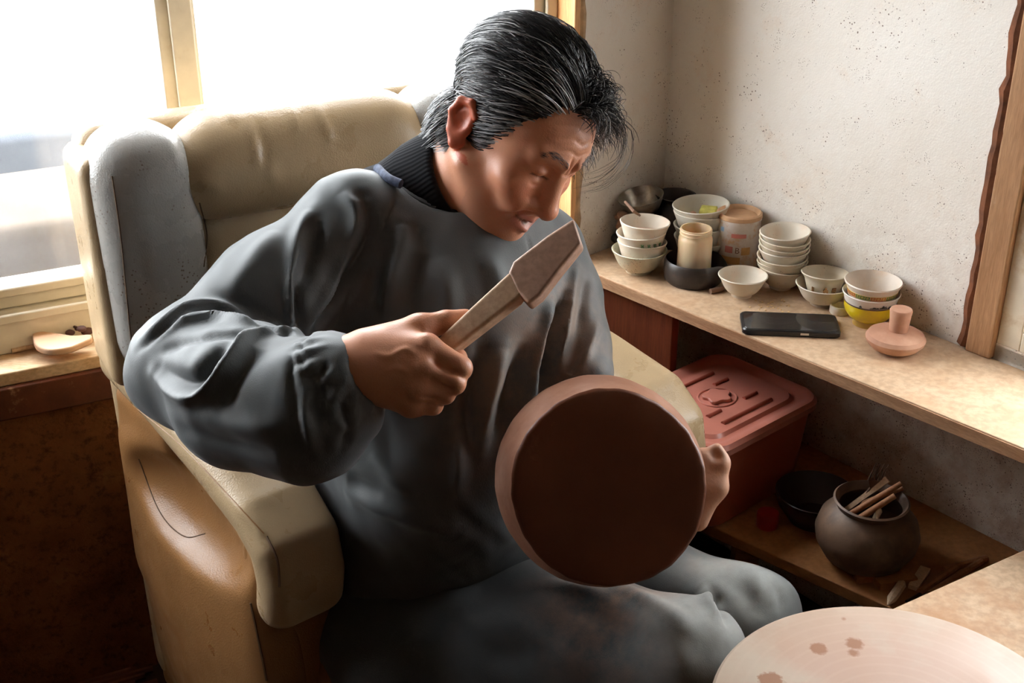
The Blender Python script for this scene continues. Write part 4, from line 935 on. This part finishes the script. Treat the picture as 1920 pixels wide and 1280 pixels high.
al = np.array([*MCP, *PIP, *DIP, *TIP, *TH, P(590, 700, 1.37)]); rv, rf = mesh_sdf(rhand, al.min(0) - .045, al.max(0) + .045, .0022); rv = relax(rv, rf, 1, .4)
rn = normals(rv, rf); dsp = np.zeros(len(rv))
for i in range(4):                                      # knuckle creases and tendons on the back of the hand
    for k, a_ in ((PIP[i], -.0006),):
        dd = np.linalg.norm(rv - k, axis=1); dsp += a_ * np.sin(np.clip(dd / .0022, 0, 9)) * np.exp(-(dd / .011) ** 2)
    d, tp = poly_dist(rv, np.array([P(690, 680 + 9 * i, 1.33), MCP[i] - .010 * nrm(ray(790, 700))])); dsp += .0016 * tp * np.exp(-(d / .006) ** 2)
for pix, amp, w in (([(700, 660), (730, 668), (760, 655), (785, 668)], .0018, .0035), ([(720, 700), (745, 690), (765, 700)], .0014, .003), ([(783, 603), (795, 622), (812, 632)], -.0016, .0025), ([(775, 605), (786, 620)], -.001, .0018), ([(806, 672), (838, 692), (870, 708)], -.0034, .0032), ([(800, 708), (830, 724), (856, 732)], -.0034, .0030), ([(788, 744), (815, 750), (838, 754)], -.0030, .0028), ([(846, 660), (868, 678)], .0012, .006), ([(846, 706), (862, 716)], .0012, .005), ([(806, 756), (822, 764)], .0010, .005)):
    bv = BVHTree.FromPolygons(rv.tolist(), rf.tolist()); l = project(bv, pix)
    if len(l) > 1: d, tp = poly_dist(rv, spline(l, 5)); dsp += amp * tp * np.exp(-(d / w) ** 2)
rv = rv + rn * dsp[:, None]
tint_r = np.tile(V(.62, .285, .165), (len(rv), 1))
kd = np.min([np.linalg.norm(rv - k, axis=1) for k in PIP + MCP], axis=0); w = np.exp(-(kd / .012) ** 2)[:, None] * .4; tint_r = tint_r * (1 - w) + w * V(.62, .25, .15)
# ---- torso, hips and legs under the clothes, left arm and hand inside the pot (coarser)
PE, BE, CHS = P(775, 960, 1.88), P(835, 790, 1.76), P(865, 570, 1.70)
SHR, ELR = P(668, 428, 1.60), P(350, 690, 1.51)
SHL, ELL, WRL = P(1015, 480, 1.70), P(1072, 650, 1.66), P(1108, 735, 1.62)
HPR, KNR = P(745, 1075, 1.88), P(1285, 1228, 1.585)
HPL, KNL = P(900, 1040, 1.98), P(1395, 1160, 1.745)
ANR, ANL = V(KNR[0] + .015, KNR[1] + .05, .09), V(KNL[0] - .01, KNL[1] + .06, .09)
LH = P(1165, 850, 1.575)
def under(p):
    d = chain(p, [PE, BE, CHS, NB], [.13, .12, .115, .06], .06)
    d = smin(d, chain(p, [NB, SHR, ELR, P(560, 705, 1.375)], [.05, .05, .042, .034], .03), .05)
    d = smin(d, chain(p, [NB, SHL, ELL, WRL], [.05, .045, .036, .026], .03), .05)
    d = smin(d, chain(p, [WRL, P(1130, 790, 1.60), LH], [.026, .026, .03], .02), .02)
    lf = nrm(LH - WRL); sd = nrm(np.cross(lf, FW))
    for i in range(4): d = smin(d, rc(p, LH + sd * (.024 - .016 * i), LH + sd * (.027 - .018 * i) + lf * (.058 - .006 * abs(i - 1)), .0095, .0075), .006)
    d = smin(d, chain(p, [LH - lf * .02 - sd * .02, LH - sd * .045 + lf * .012, LH - sd * .05 + lf * .036], [.013, .011, .008], .006), .008)
    for a, b, c in ((HPR, KNR, ANR), (HPL, KNL, ANL)): d = smin(d, chain(p, [a, b, c], [.085, .052, .036], .03), .05)
    return d
uv_, uf = mesh_sdf(under, V(-.55, 1.0, .03), V(.45, 2.0, 1.05), .0085)
BASE = V(-.05, 1.55, 0)
nh, nr_ = len(hv), len(rv)
bv_ = np.concatenate([hv, rv, uv_]); bf_ = np.concatenate([hf, rf + nh, uf + nh + nr_])
PERSON = mesh_obj('person', bv_, bf_, SKIN, None, True, BASE)
tag(PERSON, 'grey-haired man in a dark smock, bent over a clay pot with a paddle raised', 'person')
set_color(PERSON, 'tint', np.concatenate([tint_h, tint_r, np.tile(V(.45, .22, .14), (len(uv_), 1))]))
HEADBVH = BVHTree.FromPolygons(hv.tolist(), hf.tolist())
# ---- smock
WID = nrm(V(.71, .70, 0))
def smock(p):
    d = chain(p, [P(800, 1010, 1.86), P(835, 830, 1.745), P(862, 600, 1.70), P(845, 455, 1.70)], [.165, .152, .140, .085], .08)
    d = smin(d, ell(p, P(880, 560, 1.68), (.17, .125, .16), np.stack([WID, nrm(V(.70, -.71, 0)), ZU], 1)), .05)
    d = smin(d, chain(p, [NB - V(0, 0, .030), SHR, P(510, 560, 1.56), ELR], [.066, .064, .070, .066], .04), .05)
    d = smin(d, chain(p, [ELR, P(470, 742, 1.43), P(572, 768, 1.385), P(615, 735, 1.365), P(640, 694, 1.352)], [.066, .079, .073, .058, .034], .03), .028)
    d = smin(d, chain(p, [NB - V(0, 0, .030), SHL, P(1055, 570, 1.68), ELL, P(1096, 700, 1.63)], [.066, .050, .047, .045, .038], .03), .030)
    # lap of the smock falling over the thighs
    d = smin(d, chain(p, [P(790, 1010, 1.88), P(1000, 1085, 1.80)], [.15, .10], .05), .06)
    # collar opening, open cuffs
    d = smax(d, -rc(p, hw(0, -.03, -.07), NB, .072, .072), .012)
    d = smax(d, -rc(p, P(635, 694, 1.353), P(700, 692, 1.34), .026, .030), .006)
    return d
sv, sf = mesh_sdf(smock, V(-.52, 1.03, .38), V(.34, 2.0, 1.10), .0040); sv = relax(sv, sf, 3)
SF = [([(265, 635), (345, 580), (405, 575), (465, 588)], .007, .009), ([(262, 655), (300, 625), (345, 598)], -.006, .008), ([(270, 648), (340, 606), (400, 598), (470, 604), (545, 622)], .007, .008),
      ([(300, 660), (350, 640), (420, 625), (500, 622)], -.005, .010), ([(285, 700), (325, 738), (360, 745), (395, 728), (430, 682), (465, 630), (520, 620), (570, 625)], .010, .011), ([(300, 690), (350, 715), (395, 690), (425, 650)], -.009, .014),
      ([(420, 760), (450, 700), (490, 650)], -.006, .012), ([(470, 600), (520, 620), (548, 624)], -.007, .008), ([(545, 500), (543, 560), (549, 620)], .008, .007), ([(556, 520), (557, 570), (560, 615)], -.008, .009),
      ([(565, 622), (600, 570), (635, 515), (660, 470)], .007, .009), ([(590, 620), (625, 565), (655, 515), (680, 470), (692, 420), (680, 370)], -.014, .013), ([(640, 360), (672, 400), (665, 460)], .006, .012),
      ([(585, 390), (560, 450), (548, 520)], .007, .013), ([(600, 410), (580, 480), (570, 540)], -.007, .013), ([(520, 430), (470, 500), (430, 560)], .004, .018), ([(430, 560), (490, 590), (535, 612)], -.005, .012),
      ([(552, 640), (546, 700), (551, 770), (562, 840)], -.0028, .0045), ([(610, 660), (600, 700), (585, 760), (610, 800)], -.004, .010), ([(630, 790), (650, 800), (668, 770)], .004, .008), ([(580, 720), (575, 790), (590, 850)], .005, .010), ([(640, 760), (652, 800), (640, 840)], -.004, .008),
      ([(330, 800), (420, 830), (520, 860)], -.004, .015), ([(360, 770), (450, 800), (540, 800)], .003, .016),
      ([(745, 370), (700, 470), (660, 550), (632, 610)], -.0024, .004), ([(720, 440), (700, 520), (690, 580)], -.006, .014), ([(760, 420), (745, 500), (720, 580)], .006, .016), ([(790, 470), (770, 540), (752, 600)], -.005, .014),
      ([(1010, 690), (985, 760), (955, 830)], .008, .014), ([(985, 640), (955, 730), (935, 830)], -.008, .013), ([(945, 650), (918, 740), (900, 850)], .008, .014), ([(905, 640), (880, 760), (868, 860)], -.007, .014), ([(870, 800), (862, 860), (850, 930)], .006, .014),
      ([(1060, 560), (1035, 640), (1012, 735)], -.016, .013), ([(1035, 560), (1015, 640), (995, 720)], .006, .012), ([(1080, 500), (1062, 590), (1048, 690)], .006, .009), ([(1100, 520), (1090, 600), (1070, 690)], -.005, .010), ([(1120, 600), (1105, 650), (1085, 700)], .004, .008),
      ([(820, 480), (840, 560), (830, 620)], .004, .020), ([(900, 470), (930, 520), (940, 580)], .004, .018), ([(690, 850), (740, 900), (790, 920)], .004, .016), ([(640, 920), (740, 960), (860, 1000)], .006, .018), ([(650, 900), (720, 930)], -.004, .015), ([(990, 440), (1000, 480), (1015, 510)], -.002, .004)]
sv = fold(sv, sf, [(a, b * (1.45 if a[0][0] < 690 else 1.9), c * .75) for a, b, c in SF])
# gathers at the elastic cuff
ca, cb = P(612, 720, 1.36), P(644, 692, 1.350); ax = nrm(cb - ca); q = sv - cb; along = q @ ax; rad = q - along[:, None] * ax; u1 = nrm(np.cross(ax, ZU)); u2 = np.cross(ax, u1); th = np.arctan2(rad @ u2, rad @ u1)
m_ = np.exp(-((along + .006) / .014) ** 2) * (np.linalg.norm(rad, axis=1) < .055) * (np.linalg.norm(q, axis=1) < .08)
sn = normals(sv, sf); sv = sv + sn * (m_ * (.0026 * np.sin(th * 15) - .003 * np.exp(-((along + .010) / .004) ** 2)))[:, None]
# long soft undulations of loose nylon
def waves(v, amp, k=1.):
    a = np.sin(v @ V(31, 17, 9) * k + 2.5 * np.sin(v @ V(-9, 14, 21) * k)); b = np.sin(v @ V(-22, 37, 28) * k + 2 * np.sin(v @ V(19, -8, 25) * k) + 1.3)
    return amp * (.6 * a + .4 * b)
sv = sv + normals(sv, sf) * (waves(sv, .0022) + waves(sv[:, [1, 2, 0]], .0008, 2.7))[:, None]
SM = mesh_obj('smock', sv, sf, SMOCK, PERSON)
gs = lambda c, r: np.exp(-(np.linalg.norm(sv - c, axis=1) / r) ** 2)
set_color(SM, 'dust_and_light', np.clip(.16 * gs(P(1000, 640, 1.55), .14), 0, 1))
set_color(SM, 'soil', np.clip(.8 * gs(P(985, 740, 1.56), .10) + .6 * gs(P(1050, 600, 1.6), .07) + .5 * gs(P(560, 700, 1.37), .02), 0, 1))
# neck band of the smock, knit collar, blue shirt
na = nrm(NB - hw(0, -.03, -.07)); n1 = nrm(np.cross(na, ZU)); n2 = np.cross(na, n1)
SBVH = BVHTree.FromPolygons(sv.tolist(), sf.tolist())
loop = []
for k in range(48):
    th_ = 2 * math.pi * k / 48; dr = n1 * math.cos(th_) + n2 * math.sin(th_); o = NB - na * .10 + dr * .074
    h_ = SBVH.ray_cast(Vector(o), Vector(na))
    loop.append(np.array(h_[0]) if h_[0] is not None and (np.array(h_[0]) - o) @ na < .16 else NB - na * .01 + dr * .074)
loop = relax(np.array(loop), np.array([[k, (k + 1) % 48, (k + 2) % 48, (k + 3) % 48] for k in range(48)]), 3)
mb = MB(); mb.tube(list(loop) + [loop[0], loop[1]], [.0042 + .0012 * math.sin(k * 2.9) for k in range(50)], 8); mb.build('neck_band', SMOCK, PERSON)
tc, tfx, tsx = hw(0, -.022, -.098), hw(0, .05, -.125) - hw(0, -.022, -.098), hw(.064, -.022, -.098) - hw(0, -.022, -.098)
bc2, bfx = NB + na * .035, nrm(tfx - na * np.dot(tfx, na)) * .088; bsx = nrm(np.cross(na, bfx)) * .088; bsx = bsx if bsx @ tsx > 0 else -bsx
kv, kf, KT = [], [], 240
lev = [(0.06, -.0035), (0, 0), (.0, .004), (.05, .0065), (.2, .006), (.4, .005), (.6, .004), (.8, .004), (1, .004)]
for u, ex in lev:
    for k in range(KT):
        t_ = 2 * math.pi * k / KT; rb_ = .0009 * math.sin(t_ * 80); c_ = tc * (1 - u) + bc2 * u
        o_ = (tfx * (1 - u) + bfx * u) * math.cos(t_) + (tsx * (1 - u) + bsx * u) * math.sin(t_); kv.append(c_ + o_ + nrm(o_) * (ex + (rb_ if ex > .003 else 0) + .003 * math.sin(u * 7 + 2 * t_)))
kf = [(i * KT + k, i * KT + (k + 1) % KT, (i + 1) * KT + (k + 1) % KT, (i + 1) * KT + k) for i in range(len(lev) - 1) for k in range(KT)]
mesh_obj('knit_collar', kv, kf, KNIT, PERSON)
BLUE = mat_basic('blue_check_shirt', (.07, .09, .15), .8, .5, 160, .2, 300)
mb = MB(); mb.tube(spline([P(708, 316, 1.60), P(722, 330, 1.575), P(735, 338, 1.565), P(752, 345, 1.56)], 5), [.006] * 16, 10); mb.build('blue_shirt_collar', BLUE, PERSON)
# ---- trousers
def trousers(p):
    d = chain(p, [HPR, P(1010, 1165, 1.73), KNR, ANR + ZU * .03], [.115, .088, .066, .058], .04)
    d = smin(d, chain(p, [HPL, P(1160, 1090, 1.86), KNL, ANL + ZU * .03], [.11, .085, .068, .058], .04), .03)
    d = smin(d, rc(p, P(745, 1190, 1.80), P(1230, 1290, 1.63), .115, .062), .05); return smin(d, rc(p, HPR, HPL, .12, .12), .05)
tv, tf = mesh_sdf(trousers, V(-.40, 1.08, .07), V(.42, 1.98, .72), .0055); tv = relax(tv, tf, 2)
tv = fold(tv, tf, [([(1140, 1098), (1200, 1118), (1265, 1160), (1300, 1190)], .010, .012), ([(1020, 1095), (1080, 1100), (1140, 1120)], .007, .010), ([(1060, 1130), (1140, 1160), (1210, 1200)], -.008, .016), ([(1310, 1105), (1335, 1135), (1350, 1165)], .010, .009), ([(1330, 1100), (1350, 1135), (1368, 1180)], -.008, .009),
    ([(1330, 1030), (1400, 1060), (1450, 1090)], .005, .016), ([(1340, 1080), (1400, 1110), (1440, 1160)], -.006, .016), ([(1400, 1060), (1420, 1100), (1425, 1150)], .004, .010), ([(1445, 1090), (1462, 1120), (1468, 1150)], -.004, .008), ([(1200, 1150), (1260, 1200), (1290, 1260)], .005, .016), ([(860, 1150), (960, 1180), (1080, 1240)], .006, .022), ([(900, 1220), (1000, 1240)], -.006, .02), ([(700, 1110), (800, 1110), (900, 1130)], .006, .02)])
tv = tv + normals(tv, tf) * waves(tv, .003, 1.2)[:, None]
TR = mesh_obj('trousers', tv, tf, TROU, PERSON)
gt = lambda c, r: np.exp(-(np.linalg.norm(tv - c, axis=1) / r) ** 2)
set_color(TR, 'soil', np.clip(gt(P(1170, 1130, 1.60), .09) + .8 * gt(P(1345, 1045, 1.75), .04) + .7 * gt(P(1330, 1260, 1.55), .05), 0, 1))
set_color(TR, 'dust_and_light', np.clip(1.0 * gt(P(1335, 1190, 1.52), .075) + .3 * gt(P(1230, 1130, 1.56), .05) + 1.0 * gt(P(1400, 1090, 1.68), .075) + .6 * gt(P(1330, 1030, 1.72), .05), 0, .9))  # dusty knees, with the window light on them painted into the colour
SHOE = mat_basic('dark_cloth_shoe', (.03, .025, .02), .8)
for an in (ANR, ANL):
    fv, ff = mesh_sdf(lambda p: smin(ell(p, V(an[0], an[1], .05), (.042, .055, .048)), ell(p, V(an[0] + .05, an[1] - .055, .036), (.050, .075, .034), np.array([[.76, .65, 0], [-.65, .76, 0], [0, 0, 1]]).T), .04), V(an[0] - .12, an[1] - .2, -.01), V(an[0] + .2, an[1] + .12, .14), .007)
    mesh_obj('shoe', fv, ff, SHOE, PERSON)
# ---- hair: dark under-layer and combed-back strands
HAIRC = NT('dark_hair_underlayer'); HAIRC.col((.012, .011, .011)); HAIRC.p(rough=.5); HAIRC = HAIRC.m
HAIR = NT('greying_hair'); HAIR.col(HAIR.attr('shade')); HAIR.p(rough=.32, spec=.6); HAIR = HAIR.m
SC, SRD = V(0, -.014, .045), V(.079, .100, .089)
HLY = [-.12, -.06, -.035, -.02, .0, .015, .032, .040, .052, .066, .09]; HLZ = [-.085, -.082, -.066, -.030, .010, -.014, -.002, .034, .062, .092, .128]
def hairline(l): return np.interp(l[:, 1], HLY, HLZ)
mb_v, mb_f = [], []; NT_, NP_ = 72, 120
for i in range(NT_ + 1):
    for k in range(NP_):
        a_, b_ = math.pi * i / NT_, 2 * math.pi * k / NP_; mb_v.append((math.sin(a_) * math.cos(b_), math.sin(a_) * math.sin(b_), math.cos(a_)))
cv = SC + np.array(mb_v) * SRD; mg = cv[:, 2] - hairline(cv); off = np.clip(mg / .02, -.6, 1) * .003 + .0015 * np.sin(cv[:, 0] * 160 + cv[:, 2] * 60) * np.clip(mg / .02, 0, 1)
cv = SC + np.array(mb_v) * (SRD + off[:, None]); ok = mg > -.006
cf = [(i * NP_ + k, (i + 1) * NP_ + k, (i + 1) * NP_ + (k + 1) % NP_, i * NP_ + (k + 1) % NP_) for i in range(NT_) for k in range(NP_)]
cf = [f for f in cf if all(ok[j] for j in f)]; us = sorted({j for f in cf for j in f}); mp_ = {j: n for n, j in enumerate(us)}
NC, NR_ = V(.043, -.058, -.024), V(.029, .043, .050)
def nape(p):
    q = (p - HC.astype(np.float32)) @ HR.astype(np.float32) / np.float32(HS); m = np.stack([np.abs(q[:, 0]), q[:, 1], q[:, 2]], -1)
    return smin(ell(m, NC, NR_ - .003), ell(q, (0, -.078, -.02), (.045, .03, .048)), .03) * HS
nc_ = np.array([hw(a, b, c) for a in (-.09, .09) for b in (-.13, 0) for c in (-.09, .04)]); nv_, nf_ = mesh_sdf(nape, nc_.min(0), nc_.max(0), .005)
cvw = HC + cv[us] @ HR.T * HS; HR_O = mesh_obj('hair', np.concatenate([cvw, nv_]), [tuple(mp_[j] for j in f) for f in cf] + [tuple(int(j) + len(cvw) for j in f) for f in nf_], HAIRC, PERSON)
def grow_nape(n):
    u = rng.normal(size=(n, 3)); u /= np.linalg.norm(u, axis=1)[:, None]; u[:, 2] = np.abs(u[:, 2]) * 1.0 - .25; u /= np.linalg.norm(u, axis=1)[:, None]
    p = NC + u * NR_; K = 13; out = np.zeros((n, K, 3)); ln = .03 + .03 * rng.random(n); r0 = p.copy()
    for k in range(K):
        t = k / (K - 1); out[:, k] = p; e = (p - NC) / NR_; g = e / NR_; g /= np.linalg.norm(g, axis=1)[:, None]
        d = np.tile(V(.05, -.55, -1.), (n, 1)) + rng.normal(size=(n, 1)) * .12 + np.sin(np.floor(r0 * 120) @ V(12.9, 78.2, 37.7))[:, None] * V(.2, .2, 0); d -= (d * g).sum(1)[:, None] * g * (1 - .5 * t); d /= np.linalg.norm(d, axis=1)[:, None]
        p = p + d * (ln / (K - 1))[:, None]; e = (p - NC) / NR_; m = np.linalg.norm(e, axis=1)[:, None]; p = np.where(m < 1.03 + .06 * t, NC + e / m * (1.03 + .06 * t) * NR_, p)
    s_ = np.where(rng.random(n) < .5, 1, -1); out[:, :, 0] *= s_[:, None]; r0[:, 0] *= s_; return out, r0
def grow(n, kind):
    u = rng.normal(size=(n * 6, 3)); u /= np.linalg.norm(u, axis=1)[:, None]; r = SC + u * SRD
    if kind == 'body': ok = r[:, 2] > hairline(r) + .002
    elif kind == 'front': ok = (r[:, 2] > hairline(r)) & (r[:, 1] > .035) & (r[:, 0] < .025) & (r[:, 2] < hairline(r) + .035)
    elif kind == 'tuft': ok = (r[:, 2] > hairline(r) + .002) & (r[:, 1] > .012) & (r[:, 0] < .012) & (r[:, 0] > -.075)
    else: ok = (r[:, 2] > hairline(r)) & (r[:, 2] < hairline(r) + .012) & (r[:, 1] < .045)
    r = r[ok][:n]; n = len(r); u = (r - SC) / SRD; K = 13; out = np.zeros((n, K, 3)); p = r.copy(); x0, y0, z0 = r.T
    cl = np.floor(x0 * 70) * 7.1 + np.floor(y0 * 60) * 3.3 + np.floor(z0 * 60) * 5.7; jit = np.stack([np.sin(cl * 12.9), np.sin(cl * 78.2 + 1), np.sin(cl * 37.7 + 2)], -1) * .16 + rng.normal(size=(n, 3)) * .07
    top = np.clip((z0 - .06) / .07, 0, 1); back = np.clip((-y0 - .02) / .07, 0, 1)
    ln = (.050 + .075 * top + .02 * rng.random(n)) * (1 - .25 * back)
    if kind == 'front': ln = .045 + .04 * rng.random(n)
    if kind == 'tuft': ln = .030 + .030 * rng.random(n)
    if kind == 'edge': ln = .022 + .02 * rng.random(n)
    lift = .005 + .013 * rng.random(n) * (.55 + .8 * top) + .008 * top * (1 - back)
    for k in range(K):
        t = k / (K - 1); out[:, k] = p
        if kind == 'tuft':
            g = (r - SC) / SRD ** 2; g /= np.linalg.norm(g, axis=1)[:, None]; w_ = 3.5 * t + np.sin(cl * 3.1)
            d = g * (1.1 - 1.1 * t) + np.stack([-.15 + .5 * np.sin(w_) * t, .45 - .5 * np.sin(cl * 5.3) * t, .15 - 1.5 * t * t + 0 * z0], -1) + jit * 2.2
            d /= np.linalg.norm(d, axis=1)[:, None]; p = p + d * (ln / (K - 1))[:, None]; continue
        if kind == 'front':
            d = np.stack([-.25 + 0 * x0 + jit[:, 0] * 2, .8 - .7 * t + jit[:, 1], 1.2 - 2.5 * t + 0 * z0], -1) + jit * 1.6
            d /= np.linalg.norm(d, axis=1)[:, None]; p = p + d * (ln / (K - 1))[:, None]; continue
        d = np.stack([np.sign(x0) * .25 * top, -1 + .55 * back + 0 * x0, .12 * top - (1 - top) * (.50 + .2 * t) - 1.5 * back - .5 * t * top], -1) + jit
        g = (p - SC) / SRD ** 2; g /= np.linalg.norm(g, axis=1)[:, None]; d -= (d * g).sum(1)[:, None] * g; d /= np.linalg.norm(d, axis=1)[:, None]
        p = p + d * (ln / (K - 1))[:, None]
        e = (p - SC) / SRD; m = np.linalg.norm(e, axis=1)[:, None]; tgt = 1 + (lift * np.minimum(1, 2.2 * (t + .08)) / .09)[:, None]; p = SC + e / m * tgt * SRD
    return out, r
def strands(name, paths, rad, shade, parent, mat=HAIR):
    n, K, _ = paths.shape; W = HC + paths @ HR.T * HS; tg = np.gradient(W, axis=1); tg /= np.linalg.norm(tg, axis=2)[..., None] + 1e-9
    a = np.cross(tg, V(.3, .5, .8)); a /= np.linalg.norm(a, axis=2)[..., None] + 1e-9; b = np.cross(tg, a)
    tp = (np.linspace(0, 1, K)); rr_ = rad[:, None] * (1 - .75 * tp ** 2)
    ring = np.stack([W + (math.cos(q) * a + math.sin(q) * b) * rr_[..., None] for q in (0, 2.094, 4.189)], 2).reshape(-1, 3)
    i0 = (np.arange(n)[:, None] * K + np.arange(K - 1)[None]) * 3
    f = np.concatenate([np.stack([i0 + j, i0 + (j + 1) % 3, i0 + 3 + (j + 1) % 3, i0 + 3 + j], -1).reshape(-1, 4) for j in range(3)])
    me = bpy.data.meshes.new(name); org = np.array(PERSON.location); ring = ring - org
    me.vertices.add(len(ring)); me.vertices.foreach_set('co', ring.ravel()); me.loops.add(len(f) * 4); me.loops.foreach_set('vertex_index', f.ravel().astype(np.int32))
    me.polygons.add(len(f)); me.polygons.foreach_set('loop_start', np.arange(len(f), dtype=np.int32) * 4); me.polygons.foreach_set('use_smooth', [True] * len(f)); me.update(calc_edges=True)
    me.materials.append(mat); o = bpy.data.objects.new(name, me); COL.objects.link(o); o.parent = parent
    set_color(o, 'shade', np.repeat(shade, K * 3)); return o
pa, ra = grow(9000, 'body'); pb, rb = grow(800, 'front'); pe_, re_ = grow(900, 'edge')
pt, rt2 = grow(1500, 'tuft'); pn_, rn_ = grow_nape(1800); paths = np.concatenate([pa, pb, pe_, pt, pn_]); rts = np.concatenate([ra, rb, re_, rt2, rn_]); n = len(paths)
cl = np.sin(np.floor(rts[:, 0] * 90) * 12.9 + np.floor(rts[:, 2] * 80) * 4.1 + np.floor(rts[:, 1] * 40) * 7.7) * .5 + .5
gp = np.clip(-.18 * (rts[:, 1] < -.03) * (rts[:, 2] < .02) + .14 + .42 * (rts[:, 2] < .075) + .25 * (rts[:, 1] > .045), 0, 1); isg = rng.random(n) < gp * (.45 + .9 * cl)
shade = np.where(isg, .22 + .30 * rng.random(n), .012 + .02 * rng.random(n))
ho = strands('hair_strands', paths, .0005 + .0004 * rng.random(n), shade, PERSON); ho.parent = HR_O; ho['kind'] = 'stuff'
# loose forelock
lk = []
for k in range(14):
    s_ = V(-.020 - .014 * rng.random(), .075, .108); a_ = rng.normal(0, .004, 3); e_ = .02 * rng.random()
    lk.append(spline([s_ + a_ * .5, s_ + V(-.012, .030, .006) + a_, s_ + V(-.024, .046 + e_ * .4, -.030) + a_, s_ + V(-.022, .046, -.062 - e_) + a_ * 1.5, s_ + V(-.010, .034, -.085 - e_) + a_ * 1.6], 3))
lk = np.array(lk); strands('forelock', lk, np.full(len(lk), .00035), np.where(rng.random(len(lk)) < .4, .3, .02), PERSON)
# eyebrows
for s_ in (1, -1):
    ps = []
    for k in range(75):
        u = rng.random(); x = .013 + .038 * u; z = .0405 + .008 * math.sin(u * 2.6) - .003 * u + .0026 * rng.normal(); h_ = HEADBVH.ray_cast(Vector(hw(x * s_, .2, z)), Vector(-(HR[:, 1])))
        if h_[0] is None: continue
        l0 = (np.array(h_[0]) - HC) @ HR / HS; dr = V(s_ * (.8), -.25 - .5 * u, .45 - .6 * u); ps.append([l0 + dr * .0085 * t + V(0, .0012 * math.sin(t * 3), 0) for t in np.linspace(0, 1, 5)])
    strands('eyebrow', np.array(ps), np.full(len(ps), .00030), np.where(rng.random(len(ps)) < .2, .2, .02), PERSON)
# ================================================================== paddle and pot
PADW = mat_wood('clay_smoothed_paddle', (.42, .24, .165), (.54, .345, .25), .42, (2, 2, 2), 9, dirt=(.58, .40, .31), dt=(.52, .72), spec=.5)
pc0 = P(900, 615, 1.362); pn = nrm(-nrm(ray(900, 615)) + .30 * UP - .22 * RT)
PAD = empty('paddle', pc0 - pn * .011, 'brown wooden clay paddle held up in his right hand', 'paddle')
def padpoly(pix): return [onpl(x, y, pc0, pn) for x, y in pix]
blade = [(956, 517), (966, 496), (1030, 447), (1078, 416), (1093, 462), (1050, 515), (1016, 560), (994, 576), (972, 552)]
hand_ = [(795, 668), (884, 584), (960, 514), (988, 548), (975, 566), (860, 655), (815, 690)]
mb = MB(); mb.prism([x - pn * .0125 for x in padpoly(blade)], pn * .0242); mb.build('blade', PADW, PAD, bevel=.004, bseg=3)
mb = MB(); mb.prism([x - pn * .012 for x in padpoly(hand_)], pn * .023); mb.build('handle', mat_wood('bare_wood_handle', (.50, .31, .19), (.62, .44, .29), .5, (2, 2, 2), 9, dirt=(.30, .16, .09), dt=(.55, .75)), PAD, bevel=.004, bseg=3)
POTM = mat_basic('shaded_red_clay', (.14, .042, .018), .42, .25, 10, .35, 90, spec=.4, dirt=(.34, .16, .09), ds=9, dt=(.62, .85))  # base clay coloured darker, its shade painted in
pcn = P(1143, 915, 1.42); pax = nrm(nrm(ray(1132, 908)) + V(0, 0, 0) - .16 * RT + .13 * UP)      # from the base towards the mouth
POT = empty('clay_pot', pcn + pax * .08 - V(0, 0, .13), 'large round red clay pot held on the man\'s lap, flat base outwards', 'pot')
g2 = np.random.default_rng(4); ph = g2.random(6) * 6.28
def wob(r, z, th):
    w = .0014 * math.sin(2 * th + ph[0]) + .0005 * math.sin(5 * th + ph[1]) + .0003 * math.sin(17 * th + ph[2]) + .0003 * math.sin(29 * th + ph[3])
    return (r + (w if r > .05 else 0) * (1 if z < .02 else .6), z + (.0022 * math.sin(2 * th + ph[4]) + .0008 * math.sin(11 * th)) * (r > .09) * (z < .02))
prof = [(0, .0015), (.05, .0008), (.085, .0), (.100, .0), (.1060, .0003), (.1085, .0012), (.1100, .0035), (.1120, .012), (.1165, .03), (.121, .055), (.122, .08), (.117, .11), (.106, .135), (.094, .150), (.090, .158), (.094, .166), (.090, .168), (.084, .158), (.098, .135), (.112, .10), (.114, .06), (.10, .014), (0, .012)]
WALLM = mat_basic('lit_red_clay', (.30, .125, .068), .5, .2, 10, .35, 90, spec=.45, dirt=(.46, .26, .18), ds=9, dt=(.5, .8))  # same clay coloured lighter, painting in the light on wall and rim
rf_ = RT - pax * np.dot(RT, pax)
mb = MB(); mb.lathe(prof[6:], 120, pcn, pax, ref=rf_, fn=wob); mb.build('body', WALLM, POT, auto=70)
mb = MB(); mb.lathe([prof[0], (.02, .0012), (.05, .0006), (.075, .0004)] + prof[2:7], 120, pcn, pax, ref=rf_, fn=wob); mb.build('flat_base', POTM, POT, auto=70)
# the ear-shaped lug on its right side
lc = P(1332, 893, 1.485); up_ = nrm(UP - pax * np.dot(UP, pax)); rt_ = nrm(np.cross(pax, up_)); rt_ = rt_ if rt_ @ RT > 0 else -rt_
def lug(p):
    d = chain(p, [lc + up_ * .032 + rt_ * .008, lc + up_ * .016 + rt_ * .010, lc - up_ * .012 + rt_ * .006, lc - up_ * .052 - rt_ * .012], [.0065, .011, .013, .007], .012)
    d = smin(d, chain(p, [lc + up_ * .022 - rt_ * .014, lc - up_ * .010 - rt_ * .018, lc - up_ * .050 - rt_ * .020], [.011, .014, .010], .01), .02)
    return smax(d, -ell(p, lc + up_ * .026 + rt_ * .004 - pax * .012, (.006, .006, .006)), .005)
lv, lf_ = mesh_sdf(lug, lc - .075, lc + .075, .0028); mesh_obj('lug', lv, lf_, mat_basic('pale_clay_lug', (.50, .26, .16), .6, .2, 20, .3), POT)
